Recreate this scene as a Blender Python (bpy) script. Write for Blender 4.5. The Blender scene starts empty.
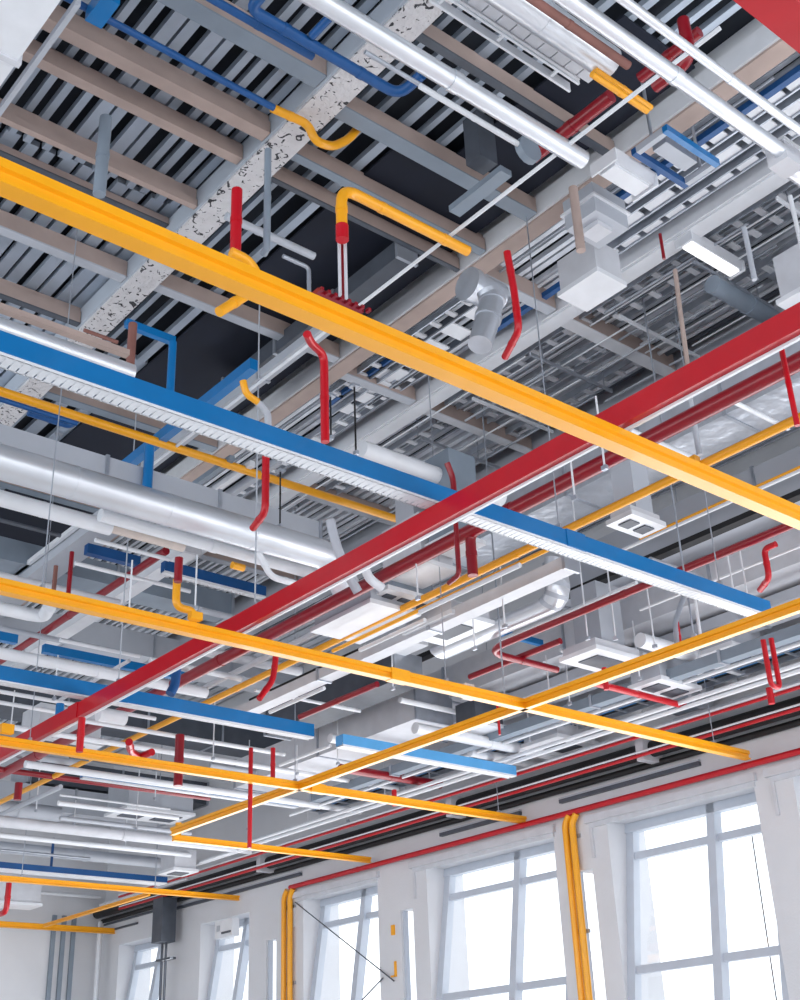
import bpy, math, random
from mathutils import Vector, Matrix
random.seed(7)
C = bpy.context.scene
col = C.collection

# ------------------------------------------------------------------ camera
F = 1242.5868
R = ((0.77078194, -0.257865, -0.58258119), (-0.63597012, -0.3658332, -0.67949105), (-0.03791058, 0.89424365, -0.44597206))
cam = bpy.data.cameras.new('camera'); camo = bpy.data.objects.new('camera', cam); col.objects.link(camo)
camo.matrix_world = Matrix([[*R[0], 0], [*R[1], 0], [*R[2], 0], [0, 0, 0, 1]])
cam.sensor_fit = 'VERTICAL'; cam.sensor_height = 24.0; cam.lens = 24.0 * F / 1000.0
cam.clip_start = 0.05; cam.clip_end = 300
C.camera = camo

# ------------------------------------------------------------------ sky, daylight, added fill lamps, exposure
w = bpy.data.worlds.new('sky'); C.world = w; w.use_nodes = True
bg = w.node_tree.nodes['Background']; bg.inputs[0].default_value = (0.90, 0.95, 1.0, 1); bg.inputs[1].default_value = 2.6
def area(name, loc, rot, sx, sy, power, colr=(1, 1, 1)):
    l = bpy.data.lights.new(name, 'AREA'); l.shape = 'RECTANGLE'; l.size = sx; l.size_y = sy; l.energy = power; l.color = colr
    o = bpy.data.objects.new(name, l); col.objects.link(o); o.location = loc; o.rotation_euler = rot
    return o
area('fill_left_unseen', (-8.6, 7, 1.2), (math.radians(90), 0, math.radians(-90)), 22, 4.5, 480, (0.95, 0.97, 1))  # added fill lamp out of view, brightens the room from the left
area('fill_front_unseen', (1, -5.6, 1.2), (math.radians(90), 0, 0), 16, 4.5, 260, (0.95, 0.97, 1))  # added fill lamp behind the camera, no such source in view
area('daylight_right_windows', (10.2, 6, 0.8), (math.radians(90), 0, math.radians(90)), 24, 3.4, 1150, (0.97, 0.98, 1))
C.view_settings.view_transform = 'Standard'; C.view_settings.look = 'None'
C.view_settings.exposure = -0.38; C.view_settings.gamma = 1.0; C.view_settings.use_curve_mapping = False

# ------------------------------------------------------------------ measuring: a point of the photo at a known height / depth
def ray(px, py):
    v = ((px - 400) / F, -(py - 500) / F, -1.0)
    return [sum(R[i][k] * v[k] for k in range(3)) for i in range(3)]
def at(px, py, z=None, x=None, y=None):
    r = ray(px, py)
    t = z / r[2] if z is not None else (x / r[0] if x is not None else y / r[1])
    return Vector([c * t for c in r])
def snap(P, axis, px, py):
    d = Vector(((0, 1, 0) if axis == 'A' else (1, 0, 0) if axis == 'B' else (0, 0, 1)))
    r = Vector(ray(px, py)).normalized()
    b = d.dot(r); w0 = P
    t = (b * r.dot(w0) - d.dot(w0)) / (1 - b * b)
    return P + d * t
def path(px, py, z, moves):
    pts = [at(px, py, z)]
    for m in moves:
        if m[0] in 'ABZ': pts.append(snap(pts[-1], *m))
        elif m[0] == 'h': pts.append(at(m[1], m[2], z=pts[-1].z))        # level run in any direction
        elif m[0] == 'y': pts.append(at(m[1], m[2], y=pts[-1].y))        # run in the plane of this Y
        elif m[0] == 'x': pts.append(at(m[1], m[2], x=pts[-1].x))
    if moves[-1][0] == 'A' and moves[-1][1] >= 820: pts[-1].y -= 3.2      # runs on past the edge of the view
    if moves[0][0] == 'A' and px >= 805: pts[0].y -= 3.2
    return pts
def mpp(P): return P.length / F   # metres per pixel there

# ------------------------------------------------------------------ materials
def lin(c): return tuple(((v / 255) / 12.92 if v / 255 <= 0.04045 else ((v / 255 + 0.055) / 1.055) ** 2.4) for v in c)
MATS = {}
def mat(name, rgb, rough=0.5, metal=0.0, var=0.12, scale=6.0, bump=0.0, bscale=40, spots=None, coat=0.0):
    m = bpy.data.materials.new(name); m.use_nodes = True; nt = m.node_tree; b = nt.nodes['Principled BSDF']
    c = lin(rgb)
    b.inputs['Roughness'].default_value = rough; b.inputs['Metallic'].default_value = metal
    b.inputs['Coat Weight'].default_value = coat
    tc = nt.nodes.new('ShaderNodeTexCoord')
    n = nt.nodes.new('ShaderNodeTexNoise'); n.inputs['Scale'].default_value = scale; n.inputs['Detail'].default_value = 4
    nt.links.new(tc.outputs['Object'], n.inputs['Vector'])
    r = nt.nodes.new('ShaderNodeValToRGB'); r.color_ramp.elements[0].position = 0.3; r.color_ramp.elements[1].position = 0.7
    r.color_ramp.elements[0].color = (*[v * (1 - var) for v in c], 1); r.color_ramp.elements[1].color = (*[min(1, v * (1 + var)) for v in c], 1)
    nt.links.new(n.outputs['Fac'], r.inputs['Fac'])
    out = r.outputs['Color']
    if spots:
        n2 = nt.nodes.new('ShaderNodeTexNoise'); n2.inputs['Scale'].default_value = spots[1]; n2.inputs['Detail'].default_value = 3; n2.inputs['Distortion'].default_value = 1.5
        nt.links.new(tc.outputs['Object'], n2.inputs['Vector'])
        r2 = nt.nodes.new('ShaderNodeValToRGB'); r2.color_ramp.elements[0].position = spots[2]; r2.color_ramp.elements[1].position = spots[2] + 0.03
        nt.links.new(n2.outputs['Fac'], r2.inputs['Fac'])
        mx = nt.nodes.new('ShaderNodeMixRGB'); nt.links.new(r2.outputs['Color'], mx.inputs['Fac'])
        nt.links.new(out, mx.inputs['Color1']); mx.inputs['Color2'].default_value = (*lin(spots[0]), 1); out = mx.outputs['Color']
    nt.links.new(out, b.inputs['Base Color'])
    if bump:
        n3 = nt.nodes.new('ShaderNodeTexNoise'); n3.inputs['Scale'].default_value = bscale
        nt.links.new(tc.outputs['Object'], n3.inputs['Vector'])
        bp = nt.nodes.new('ShaderNodeBump'); bp.inputs['Strength'].default_value = bump; bp.inputs['Distance'].default_value = 0.02
        nt.links.new(n3.outputs['Fac'], bp.inputs['Height']); nt.links.new(bp.outputs['Normal'], b.inputs['Normal'])
    MATS[name] = m
    return m
YEL = mat('yellow_paint', (250, 172, 22), 0.33, var=0.03, coat=0.2)
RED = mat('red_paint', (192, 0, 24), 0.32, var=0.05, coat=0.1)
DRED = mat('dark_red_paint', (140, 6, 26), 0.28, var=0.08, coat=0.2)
BLUE = mat('blue_paint', (0, 112, 178), 0.33, var=0.05, coat=0.2)
LBLUE = mat('sky_blue_paint', (90, 165, 222), 0.35, var=0.05)
DBLUE = mat('deep_blue_paint', (14, 78, 138), 0.4, var=0.1)
WHITE = mat('white_paint', (228, 231, 236), 0.35, var=0.04)
OFFW = mat('offwhite_paint', (206, 208, 214), 0.45, var=0.06)
BEIGE = mat('beige_paint', (205, 192, 184), 0.5, var=0.06)
TAUPE = mat('taupe_primer', (176, 157, 149), 0.6, var=0.12, scale=3)
BROWN = mat('brown_primer', (132, 88, 80), 0.6, var=0.15)
GREY = mat('grey_steel_paint', (132, 144, 157), 0.45, var=0.1, scale=3)
STEELB = mat('blue_grey_steel_paint', (188, 197, 208), 0.35, var=0.05, scale=2)
LGREY = mat('light_grey_paint', (182, 187, 196), 0.45, var=0.06, scale=2)
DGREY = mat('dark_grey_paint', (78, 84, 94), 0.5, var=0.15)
GALV = mat('galvanised_steel', (178, 184, 194), 0.34, 0.55, var=0.15, scale=5)
SILV = mat('silver_duct_steel', (222, 226, 232), 0.3, 0.6, var=0.05, scale=2)
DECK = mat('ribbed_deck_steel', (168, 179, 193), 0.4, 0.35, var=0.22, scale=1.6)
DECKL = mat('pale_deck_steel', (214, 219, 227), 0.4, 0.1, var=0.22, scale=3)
FLUTE_SHADE = mat('slab_painted_flute_shade', (34, 40, 50), 0.8, var=0.25, scale=2)  # near-black slab colour paints the shade of the deep flutes between ribs
NAVY = mat('navy_void_shade', (14, 22, 40), 0.8, var=0.2, scale=2)  # dark tone stands in for shade in the deep void
BLACK = mat('black_rubber_insulation_and_gap_shade', (22, 22, 25), 0.55, var=0.2)
FIRE = mat('sprayed_fireproofing', (214, 212, 214), 0.9, var=0.06, scale=9, bump=0.9, bscale=30, spots=((62, 62, 66), 16, 0.60))
FOIL = mat('foil_insulation_wrap', (196, 201, 210), 0.32, 0.45, var=0.12, scale=4, bump=0.7, bscale=7)
WALL = mat('white_wall_plaster', (218, 219, 223), 0.75, var=0.03, scale=2, bump=0.1)
FLOORM = mat('pale_concrete_floor', (205, 205, 206), 0.5, var=0.08, scale=1.5)
FRAME = mat('pale_blue_grey_window_frame', (196, 203, 214), 0.4, var=0.03)
LAMP = bpy.data.materials.new('lit_tube'); LAMP.use_nodes = True
LAMP.node_tree.nodes['Principled BSDF'].inputs['Emission Color'].default_value = (1, 1, 1, 1)
LAMP.node_tree.nodes['Principled BSDF'].inputs['Emission Strength'].default_value = 1.6
GLASS = bpy.data.materials.new('window_glass'); GLASS.use_nodes = True
nt = GLASS.node_tree; nt.nodes.clear()
o_ = nt.nodes.new('ShaderNodeOutputMaterial'); m_ = nt.nodes.new('ShaderNodeMixShader'); t_ = nt.nodes.new('ShaderNodeBsdfTransparent'); g_ = nt.nodes.new('ShaderNodeBsdfGlossy')
g_.inputs['Roughness'].default_value = 0.03; m_.inputs[0].default_value = 0.06
nt.links.new(t_.outputs[0], m_.inputs[1]); nt.links.new(g_.outputs[0], m_.inputs[2]); nt.links.new(m_.outputs[0], o_.inputs[0])

# ------------------------------------------------------------------ mesh builders
class MB:
    def __init__(s): s.v = []; s.f = []; s.m = []; s.sm = []
    def add(s, vs, fs, mi=0, smooth=False):
        n = len(s.v); s.v += [Vector(q) for q in vs]
        for f in fs: s.f.append(tuple(i + n for i in f)); s.m.append(mi); s.sm.append(smooth)
    def box(s, x0, x1, y0, y1, z0, z1, mi=0, bot=None):
        x0, x1 = min(x0, x1), max(x0, x1); y0, y1 = min(y0, y1), max(y0, y1); z0, z1 = min(z0, z1), max(z0, z1)
        vs = [(x0, y0, z0), (x1, y0, z0), (x1, y1, z0), (x0, y1, z0), (x0, y0, z1), (x1, y0, z1), (x1, y1, z1), (x0, y1, z1)]
        s.add(vs, [(0, 3, 2, 1)], mi if bot is None else bot)
        s.add(vs, [(4, 5, 6, 7), (0, 1, 5, 4), (1, 2, 6, 5), (2, 3, 7, 6), (3, 0, 4, 7)], mi)
        return s
    def prism(s, axis, prof, a, b, mi=0):            # prof: (u, v) points; u across, v up
        n = len(prof)
        if axis == 'A': vs = [(u, a, v) for u, v in prof] + [(u, b, v) for u, v in prof]
        else: vs = [(a, u, v) for u, v in prof] + [(b, u, v) for u, v in prof]
        s.add(vs, [(i, (i + 1) % n, n + (i + 1) % n, n + i) for i in range(n)] + [tuple(range(n))[::-1], tuple(range(n, 2 * n))], mi)
        return s
    def tube(s, pts, r, n=14, mi=0, fil=None, sx=1.0, sy=1.0, cap=True):
        pts = [Vector(p) for p in pts]
        if len(pts) > 2: pts = fillet(pts, (fil if fil is not None else r * 2.2))
        d0 = (pts[1] - pts[0]).normalized()
        up = Vector((0, 0, 1)) if abs(d0.z) < 0.9 else Vector((0, 1, 0))
        u = d0.cross(up).normalized(); vv = u.cross(d0).normalized()
        rings = []
        for i, p in enumerate(pts):
            d = (pts[min(i + 1, len(pts) - 1)] - pts[max(i - 1, 0)]).normalized()
            u = (u - d * u.dot(d)).normalized(); vv = u.cross(d).normalized()
            rings.append([p + u * (math.cos(2 * math.pi * k / n) * r * sx) + vv * (math.sin(2 * math.pi * k / n) * r * sy) for k in range(n)])
        vs = [q for rr in rings for q in rr]; fs = []
        for i in range(len(rings) - 1):
            for k in range(n): fs.append((i * n + k, i * n + (k + 1) % n, (i + 1) * n + (k + 1) % n, (i + 1) * n + k))
        s.add(vs, fs, mi, True)
        if cap: s.add(rings[0], [tuple(range(n))[::-1]], mi); s.add(rings[-1], [tuple(range(n))], mi)
        return s
    def sweepbox(s, pts, w_, h_, mi=0, fil=0.1):
        pts = [Vector(p) for p in pts]
        if len(pts) > 2: pts = fillet(pts, fil)
        d0 = (pts[1] - pts[0]).normalized()
        up = Vector((0, 0, 1)) if abs(d0.z) < 0.9 else Vector((0, 1, 0))
        u = d0.cross(up).normalized(); vv = u.cross(d0).normalized(); rings = []
        for i, p in enumerate(pts):
            d = (pts[min(i + 1, len(pts) - 1)] - pts[max(i - 1, 0)]).normalized()
            u = (u - d * u.dot(d)).normalized(); vv = u.cross(d).normalized()
            rings.append([p + u * a * w_ / 2 + vv * b * h_ / 2 for a, b in ((-1, -1), (1, -1), (1, 1), (-1, 1))])
        vs = [q for rr in rings for q in rr]; fs = []
        for i in range(len(rings) - 1):
            for k in range(4): fs.append((i * 4 + k, i * 4 + (k + 1) % 4, (i + 1) * 4 + (k + 1) % 4, (i + 1) * 4 + k))
        fs += [(3, 2, 1, 0), tuple(len(vs) - 4 + k for k in range(4))]
        s.add(vs, fs, mi); return s
    def ring(s, P, d, r, t, n=14, mi=0):             # short collar around direction d
        d = Vector(d).normalized(); P = Vector(P)
        return s.tube([P - d * t / 2, P + d * t / 2], r, n, mi)
    def build(s, name, mats, parent=None):
        mats = mats if isinstance(mats, (list, tuple)) else [mats]
        if parent is not None: org = parent.matrix_world.translation.copy() if False else Vector(parent['_o'])
        else:
            org = Vector((sum(v.x for v in s.v) / len(s.v), sum(v.y for v in s.v) / len(s.v), min(v.z for v in s.v)))
        me = bpy.data.meshes.new(name); me.from_pydata([v - org for v in s.v], [], s.f)
        for m in mats: me.materials.append(m)
        for p, mi, sm in zip(me.polygons, s.m, s.sm): p.material_index = mi; p.use_smooth = sm
        me.update()
        import bmesh
        bm = bmesh.new(); bm.from_mesh(me); bmesh.ops.recalc_face_normals(bm, faces=bm.faces); bm.to_mesh(me); bm.free()
        o = bpy.data.objects.new(name, me); col.objects.link(o); o['_o'] = tuple(org)
        if parent is not None: o.parent = parent
        else: o.location = org
        return o
def fillet(pts, r, seg=6):
    out = [pts[0]]
    for i in range(1, len(pts) - 1):
        a, b, c = pts[i - 1], pts[i], pts[i + 1]
        d1 = (a - b); d2 = (c - b); l1, l2 = d1.length, d2.length
        if l1 < 1e-6 or l2 < 1e-6: continue
        d1 /= l1; d2 /= l2; rr = min(r, l1 * 0.45, l2 * 0.45)
        p0 = b + d1 * rr; p1 = b + d2 * rr
        for k in range(seg + 1):
            t = k / seg; out.append(p0 * (1 - t) ** 2 + b * 2 * t * (1 - t) + p1 * t * t)
    out.append(pts[-1]); return out
LABELS = {}
def tag(o, label, cat, group=None, kind=None):
    o['label'] = label; o['category'] = cat
    if group: o['group'] = group
    if kind: o['kind'] = kind
    LABELS.setdefault(label, []).append(group)
    return o
def thing(name, label, cat, loc, group=None):
    o = bpy.data.objects.new(name, None); col.objects.link(o); o.location = loc; o['_o'] = tuple(loc); o.empty_display_size = 0.1
    return tag(o, label, cat, group)
def struct(name, mb, mats, parent=None):
    o = mb.build(name, mats, parent)
    if parent is None: o['kind'] = 'structure'
    return o

ZF = -1.6; XW = 10.44; YB = 20.5; ZS = 6.18
ZTOP = 6.6
# ------------------------------------------------------------------ room shell
struct('floor', MB().box(-9, XW + 1.2, -6, YB + .3, ZF - .2, ZF), FLOORM)
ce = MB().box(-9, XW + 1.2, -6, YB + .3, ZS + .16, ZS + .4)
ceo = struct('ceiling', ce, FLUTE_SHADE)
# ribbed steel deck under the slab: trapezoid pans running away from the camera
def deck(x0, x1, y0, y1, z, pitch, wpan, h, m, jit=0.0):
    mb = MB(); x = x0
    while x < x1 - wpan * 1.4:
        ww = wpan * (1 + random.uniform(-jit, jit)); zz = z + random.uniform(-.02, .02) * (jit > 0)
        mb.prism('A', [(x, zz), (x + ww, zz), (x + ww + .004, zz + .045), (x - .004, zz + .045)], y0, y1)
        x += pitch * (1 + random.uniform(-jit, jit) * .6)
    return mb.build('deck_ribs', m, ceo)
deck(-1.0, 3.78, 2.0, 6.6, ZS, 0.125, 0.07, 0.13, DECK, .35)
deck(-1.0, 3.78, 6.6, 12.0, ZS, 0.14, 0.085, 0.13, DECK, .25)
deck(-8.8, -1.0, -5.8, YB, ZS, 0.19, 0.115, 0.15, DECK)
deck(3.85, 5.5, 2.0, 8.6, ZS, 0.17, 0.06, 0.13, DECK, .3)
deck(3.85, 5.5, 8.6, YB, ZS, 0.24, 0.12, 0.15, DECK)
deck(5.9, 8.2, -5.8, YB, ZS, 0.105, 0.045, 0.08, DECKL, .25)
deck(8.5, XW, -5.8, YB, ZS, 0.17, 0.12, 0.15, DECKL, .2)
MB().box(4.85, 5.56, 3.3, 5.0, ZS - .03, ZS - .01).box(4.45, 5.56, 5.0, 14.0, ZS - .03, ZS - .01).build('void_shade_sheet', NAVY, ceo)  # flat dark sheets hung in place of the deep void's shade

# window wall with openings, glass leaning outwards towards the top
WINS = [(-4.0, -1.2), (1.4, 3.9), (4.35, 6.62), (7.06, 8.98), (9.78, 11.98), (12.95, 14.6), (15.95, 17.3), (18.45, 19.9)]
SLITS = [(6.64, 6.64), (9.24, 9.5), (12.26, 12.5), (15.25, 15.5)]
HZ = 2.80; SZ = -0.9
wr = MB()
wr.box(XW, XW + .12, -6, YB, 3.0, ZS + .16)
ops = sorted([(a, b, HZ) for a, b in WINS] + [(a, b, 2.35) for a, b in SLITS if b > a])
y = -6; th = .62
for a, b, hz in ops:
    wr.box(XW, XW + th, y, a, ZF, 3.0); th = .12 if hz < 2.5 else .62; wr.box(XW, XW + .62, a, b, hz, 3.0); wr.box(XW, XW + .62, a, b, ZF, SZ); y = b
wr.box(XW, XW + .62, y, YB, ZF, 3.0)
struct('wall_right', wr, WALL)
def gx(z): return XW + .42 + (z - HZ) * 0.165
def bar_tilt(mb, ya, yb, z0, z1, t=0.06, off=0):     # a frame member following the leaning glass
    mb.add([(gx(z0) - t + off, ya, z0), (gx(z0) - t + off, yb, z0), (gx(z0) + off, yb, z0), (gx(z0) + off, ya, z0),
            (gx(z1) - t + off, ya, z1), (gx(z1) - t + off, yb, z1), (gx(z1) + off, yb, z1), (gx(z1) + off, ya, z1)],
           [(0, 3, 2, 1), (4, 5, 6, 7), (0, 1, 5, 4), (1, 2, 6, 5), (2, 3, 7, 6), (3, 0, 4, 7)])
wn = 0
for a, b in WINS:
    wn += 1
    root = bpy.data.objects.new('window_%d' % wn, None); col.objects.link(root); root.location = (XW + .3, (a + b) / 2, SZ); root['_o'] = tuple(root.location); root['kind'] = 'structure'
    fr = MB()
    bar_tilt(fr, a, a + .07, SZ, HZ, .1); bar_tilt(fr, b - .1, b, SZ, HZ, .1); bar_tilt(fr, a, b, HZ - .1, HZ, .12); bar_tilt(fr, a, b, SZ, SZ + .08, .12)
    fr.build('window_frame', FRAME, root)
    ym = a + (b - a) * 0.40
    m1 = MB(); bar_tilt(m1, ym - .05, ym + .05, SZ, HZ, .12); m1.build('mullion', FRAME, root)
    for zt in (2.44, 1.28, 0.2):
        m2 = MB(); bar_tilt(m2, a, b, zt - .04, zt + .04, .08); m2.build('transom', FRAME, root)
    g = MB(); bar_tilt(g, a, b, SZ, HZ, .012, .01); g.build('glass', GLASS, root)
for a, b in SLITS:
    if b <= a: continue
    wn += 1
    root = bpy.data.objects.new('window_%d' % wn, None); col.objects.link(root); root.location = (XW + .3, (a + b) / 2, SZ); root['_o'] = tuple(root.location); root['kind'] = 'structure'
    fr = MB(); fr.box(XW + .03, XW + .09, a, a + .03, SZ, 2.35); fr.box(XW + .03, XW + .09, b - .03, b, SZ, 2.35); fr.build('window_frame', FRAME, root)
    MB().box(XW + .05, XW + .06, a, b, SZ, 2.35).build('glass', GLASS, root)
# rounded trim above every window head, between rail and reveal
for i, (a, b) in enumerate(WINS[2:6]):
    t = MB(); t.box(XW - .05, XW, a - .05, b + .28, HZ + .02, HZ + .1); t.box(XW - .02, XW, a - .02, b + .2, HZ - .03, HZ + .02)
    t.box(XW - .02, XW, b + .2, b + .24, HZ - .35, HZ + .02)
    struct('trim_%d' % (i + 1), t, OFFW)
wb = MB(); wb.box(-9, XW + .6, YB, YB + .3, ZF, ZS + .16)
struct('wall_back', wb, WALL)
wl = MB(); wl.box(-9.2, -9, -6, YB, ZF, -1.0); wl.box(-9.2, -9, -6, YB, 5.2, ZS + .4)
for k in range(6): wl.box(-9.2, -9, -6 + k * 5.2, -5.4 + k * 5.2, -1.0, 5.2)
struct('wall_left', wl, WALL)
wf = MB(); wf.box(-9, XW + .6, -6.3, -6, ZF, -1.0); wf.box(-9, XW + .6, -6.3, -6, 5.2, ZS + .4)
for k in range(5): wf.box(-9 + k * 4.7, -8.4 + k * 4.7, -6.3, -6, -1.0, 5.2)
struct('wall_front', wf, WALL)

# ------------------------------------------------------------------ generic things
def chan_prof(c, z, w_, h_, groove=True):
    if not groove: return [(c, z), (c + w_, z), (c + w_, z + h_), (c, z + h_)]
    g = .018
    return [(c, z), (c + w_, z), (c + w_, z + h_), (c, z + h_), (c, z + h_ * .62), (c + g, z + h_ * .56), (c + g, z + h_ * .2), (c, z + h_ * .14)]
def bar(axis, p0, p1, z, w_, h_, m, name, label, cat, group=None, ext=(0, 0), tray=None, joints=(), trayw=None, trim=None):
    a = at(*p0, z=z); b = at(*p1, z=z); i, j = (0, 1) if axis == 'A' else (1, 0)
    c = (a[i] + b[i]) / 2; s0, s1 = sorted((a[j], b[j])); s0 -= ext[0] + (3.2 if axis == 'A' and max(p0[0], p1[0]) >= 800 else 0); s1 += ext[1]
    loc = ((c, s0, z) if axis == 'A' else (s0, c, z))
    t = thing(name, label, cat, loc, group)
    MB().prism(axis, chan_prof(c, z, w_, h_, m is YEL), s0, s1).build('channel_body', m, t)
    e = .006
    for q in joints:
        q = s0 + (s1 - s0) * q
        pf = [(c - e, z - e * .6), (c + w_ + e, z - e * .6), (c + w_ + e, z + h_ + e), (c - e, z + h_ + e)]
        MB().prism(axis, pf, q - .09, q + .09).build('joint_sleeve', m, t)
    if tray:
        tw = trayw or w_ * 1.05
        mb = MB(); zz = z - .012
        if axis == 'B':
            mb.box(s0, s1, c + .004, c + .012, zz - .004, zz + .03); mb.box(s0, s1, c + tw - .008, c + tw, zz - .004, zz + .03)
            q = s0
            while q < s1 - .05: mb.box(q, q + .036, c + .006, c + tw - .002, zz - .004, zz + .004); q += .045
            mb.box(s0, s1, c + .014, c + tw * .62, zz - .002, zz + .008)
        else: mb.box(c + tw - .018, c + tw, s0, s1, zz - .004, zz + .011)  # red channel only: painted white highlight along its far bottom edge, no tray
        mb.build('slotted_tray_or_highlight', tray, t)
    return t, c, s0, s1
def pipe(pts, dia_px, m, name, label, cat, group=None, fil=None, couplings=True, cm=None, r=None, extra=None):
    r = r or dia_px * 0.5 * mpp(pts[0])
    t = thing(name, label, cat, pts[0], group)
    MB().tube(pts, r, 14, fil=fil if fil is not None else r * 2.6).build('pipe_run', m, t)
    if couplings:
        for i in range(len(pts) - 1):
            d = pts[i + 1] - pts[i]; L = d.length
            if L < r * 8: continue
            n = max(1, min(4, int(L / 2.4)))
            for k in range(n):
                q = pts[i] + d * ((k + .5) / n if L > 1.2 else .5)
                MB().ring(q, d, r * 1.1, max(r * 1.1, .02)).build('coupling', cm or m, t)
    return t
ROD = None
def rod(x, y, z0, z1, label, group, r=0.008, m=None, name='hanger_rod', clampm=None, plate=True):
    t = thing(name, label, 'hanger', (x, y, z0), group)
    MB().tube([(x, y, z0), (x, y, z1)], r, 8).build('rod', m or GALV, t)
    mb = MB().box(x - .012, x + .012, y - .02, y + .02, z0, z0 + .03)
    mb.build('clamp', clampm or GALV, t)
    if plate: MB().box(x - .03, x + .03, y - .03, y + .03, z1 - .02, z1).build('top_plate', GALV, t)
    return t
ORD = ['first', 'second', 'third', 'fourth', 'fifth', 'sixth', 'seventh', 'eighth', 'ninth', 'tenth']
def rods(axis, c, ss, z0, z1, label, group, r=0.005, m=None):
    ss = sorted(ss, reverse=(axis == 'A'))
    for k, s in enumerate(ss): rod(*( (c, s) if axis == 'A' else (s, c)), z0, z1, label + ', %s from the left' % ORD[k], group, r, m)
def vdrop(px, py0, py1, zb, m, dia, name, label, cat, group=None, flare=True):   # vertical pipe; (px,py1) its foot at height zb, py0 its top
    b = at(px, py1, zb); tpt = snap(b, 'Z', px, py0)
    return pipe([tpt, b], 0, m, name, label, cat, group, r=dia * .5 * mpp(b), couplings=flare)
def rduct(axis, p0, p1, z, w_, h_, m, name, label, cat='duct', group=None, seam=1.2, ext=(0, 0), straps=False):
    a = at(*p0, z=z); b = at(*p1, z=z); i, j = (0, 1) if axis == 'A' else (1, 0)
    c = (a[i] + b[i]) / 2; s0, s1 = sorted((a[j], b[j])); s0 -= ext[0] + (3.2 if axis == 'A' and max(p0[0], p1[0]) >= 800 else 0); s1 += ext[1]
    if axis == 'A': w_ = min(w_, XW - .03 - c); s1 = min(s1, YB - .03)
    else: s1 = min(s1, XW - .03)
    t = thing(name, label, cat, (c, s0, z) if axis == 'A' else (s0, c, z), group)
    e = .012
    def bx(mb, u0, u1, v0, v1, z0, z1): mb.box(*((u0, u1, v0, v1) if axis == 'A' else (v0, v1, u0, u1)), z0, z1); return mb
    bx(MB(), c, c + w_, s0, s1, z, z + h_).build('duct_body', m, t)
    n = max(1, int((s1 - s0) / seam))
    for k in range(n + 1):
        q = s0 + (s1 - s0) * k / n
        bx(MB(), c - e, c + w_ + e, q - .015, q + .015, z - e, z + h_ + e).build('flange', GALV if m is not WHITE else OFFW, t)
    return t, c, s0, s1
def round_duct(pts, dia_px, m, label, seam=0.9, name='round_duct', fil=None):
    r = dia_px * .5 * mpp(pts[0])
    t = thing(name, label, 'duct', pts[0]); MB().tube(pts, r, 24, fil=fil or r * 2).build('duct_body', m, t)
    for i in range(len(pts) - 1):
        d = pts[i + 1] - pts[i]; L = d.length; n = int(L / seam)
        for k in range(1, n + 1): MB().ring(pts[i] + d * (k / (n + 1)), d, r * 1.025, .025, 24).build('seam_band', m, t)
    return t
def ladder(axis, p0, p1, z, w_, label, m=None, rm=None, step=.22, rw=.03, name='cable_ladder', group=None, ext=(0, 0), cables=0, cat='cable tray'):
    a = at(*p0, z=z); b = at(*p1, z=z); i, j = (0, 1) if axis == 'A' else (1, 0)
    c = (a[i] + b[i]) / 2; s0, s1 = sorted((a[j], b[j])); s0 -= ext[0] + (3.2 if axis == 'A' and max(p0[0], p1[0]) >= 800 else 0); s1 += ext[1]; m = m or GALV
    t = thing(name, label, cat, (c, s0, z) if axis == 'A' else (s0, c, z), group)
    def bx(mb, u0, u1, v0, v1, z0, z1): mb.box(*((u0, u1, v0, v1) if axis == 'A' else (v0, v1, u0, u1)), z0, z1); return mb
    for u in (c, c + w_ - .015): bx(MB(), u, u + .015, s0, s1, z, z + .07).build('side_rail', m, t)
    q = s0 + .05; n = 0
    while q < s1 and n < 95: bx(MB(), c + .016, c + w_ - .016, q, q + rw, z + .015, z + .03).build('rung', rm or m, t); q += step; n += 1
    for k in range(cables):
        u = c + w_ * (k + 1) / (cables + 1)
        pts = [((u, s0, z + .045) if axis == 'A' else (s0, u, z + .045)), ((u, s1, z + .045) if axis == 'A' else (s1, u, z + .045))]
        MB().tube(pts, .014, 8).build('cable', (DGREY, BLUE, BLACK, WHITE)[k % 4], t)
    return t

# ------------------------------------------------------------------ primary beams (running away) and joists (across)
def main_beam(x0, x1, z, y0, y1, ms, mbot, label, side=.14, wx=.05):
    t = thing('steel_beam', label, 'beam', (x0, y0, z))
    mb = MB().box(x0, x1, y0, y1, z, z + side); mb.build('lower_flange', ms, t)
    cx = (x0 + x1) / 2
    MB().box(cx - wx / 2, cx + wx / 2, y0, y1, z + side, ZS + .155).build('web', ms, t)
    MB().box(x0 + .02, x1 + .01, y0, y1, z - .02, z).build('underside_coating' if mbot is not FIRE else 'fireproofing', mbot, t)
main_beam(3.585, 3.81, 6.0, -5.5, 13.5, STEELB, FIRE, 'grey steel beam with speckled white fireproofing under it, upper left', .17)
main_beam(5.64, 5.80, 6.0, -5.5, 20.2, WHITE, TAUPE, 'white beam with a brown-pink underside along the dark void', .175)
main_beam(6.66, 6.82, 6.0, -5.5, 20.2, WHITE, WHITE, 'plain white beam right of the pink-bottomed beam', .13)
main_beam(8.24, 8.5, 6.0, -5.5, 20.2, LGREY, LGREY, 'pale grey beam where the ribbed bay ends on the right', .1)
def joist(y, x0, x1, z, label, mw=TAUPE, mf=GREY, h=.16, w_=.11):
    t = thing('joist', label, 'beam', (x0, y, z)); h = min(h, ZS - .012 - z)
    MB().box(x0, x1, y + .02, y + .05, z + .012, ZS - .01).build('web', mw, t)
    MB().box(x0, x1, y, y + .015, z + .012, z + h).build('face_plate', mw, t)
    MB().box(x0, x1, y, y + w_, z, z + .012).build('bottom_flange', mf, t)
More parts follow.
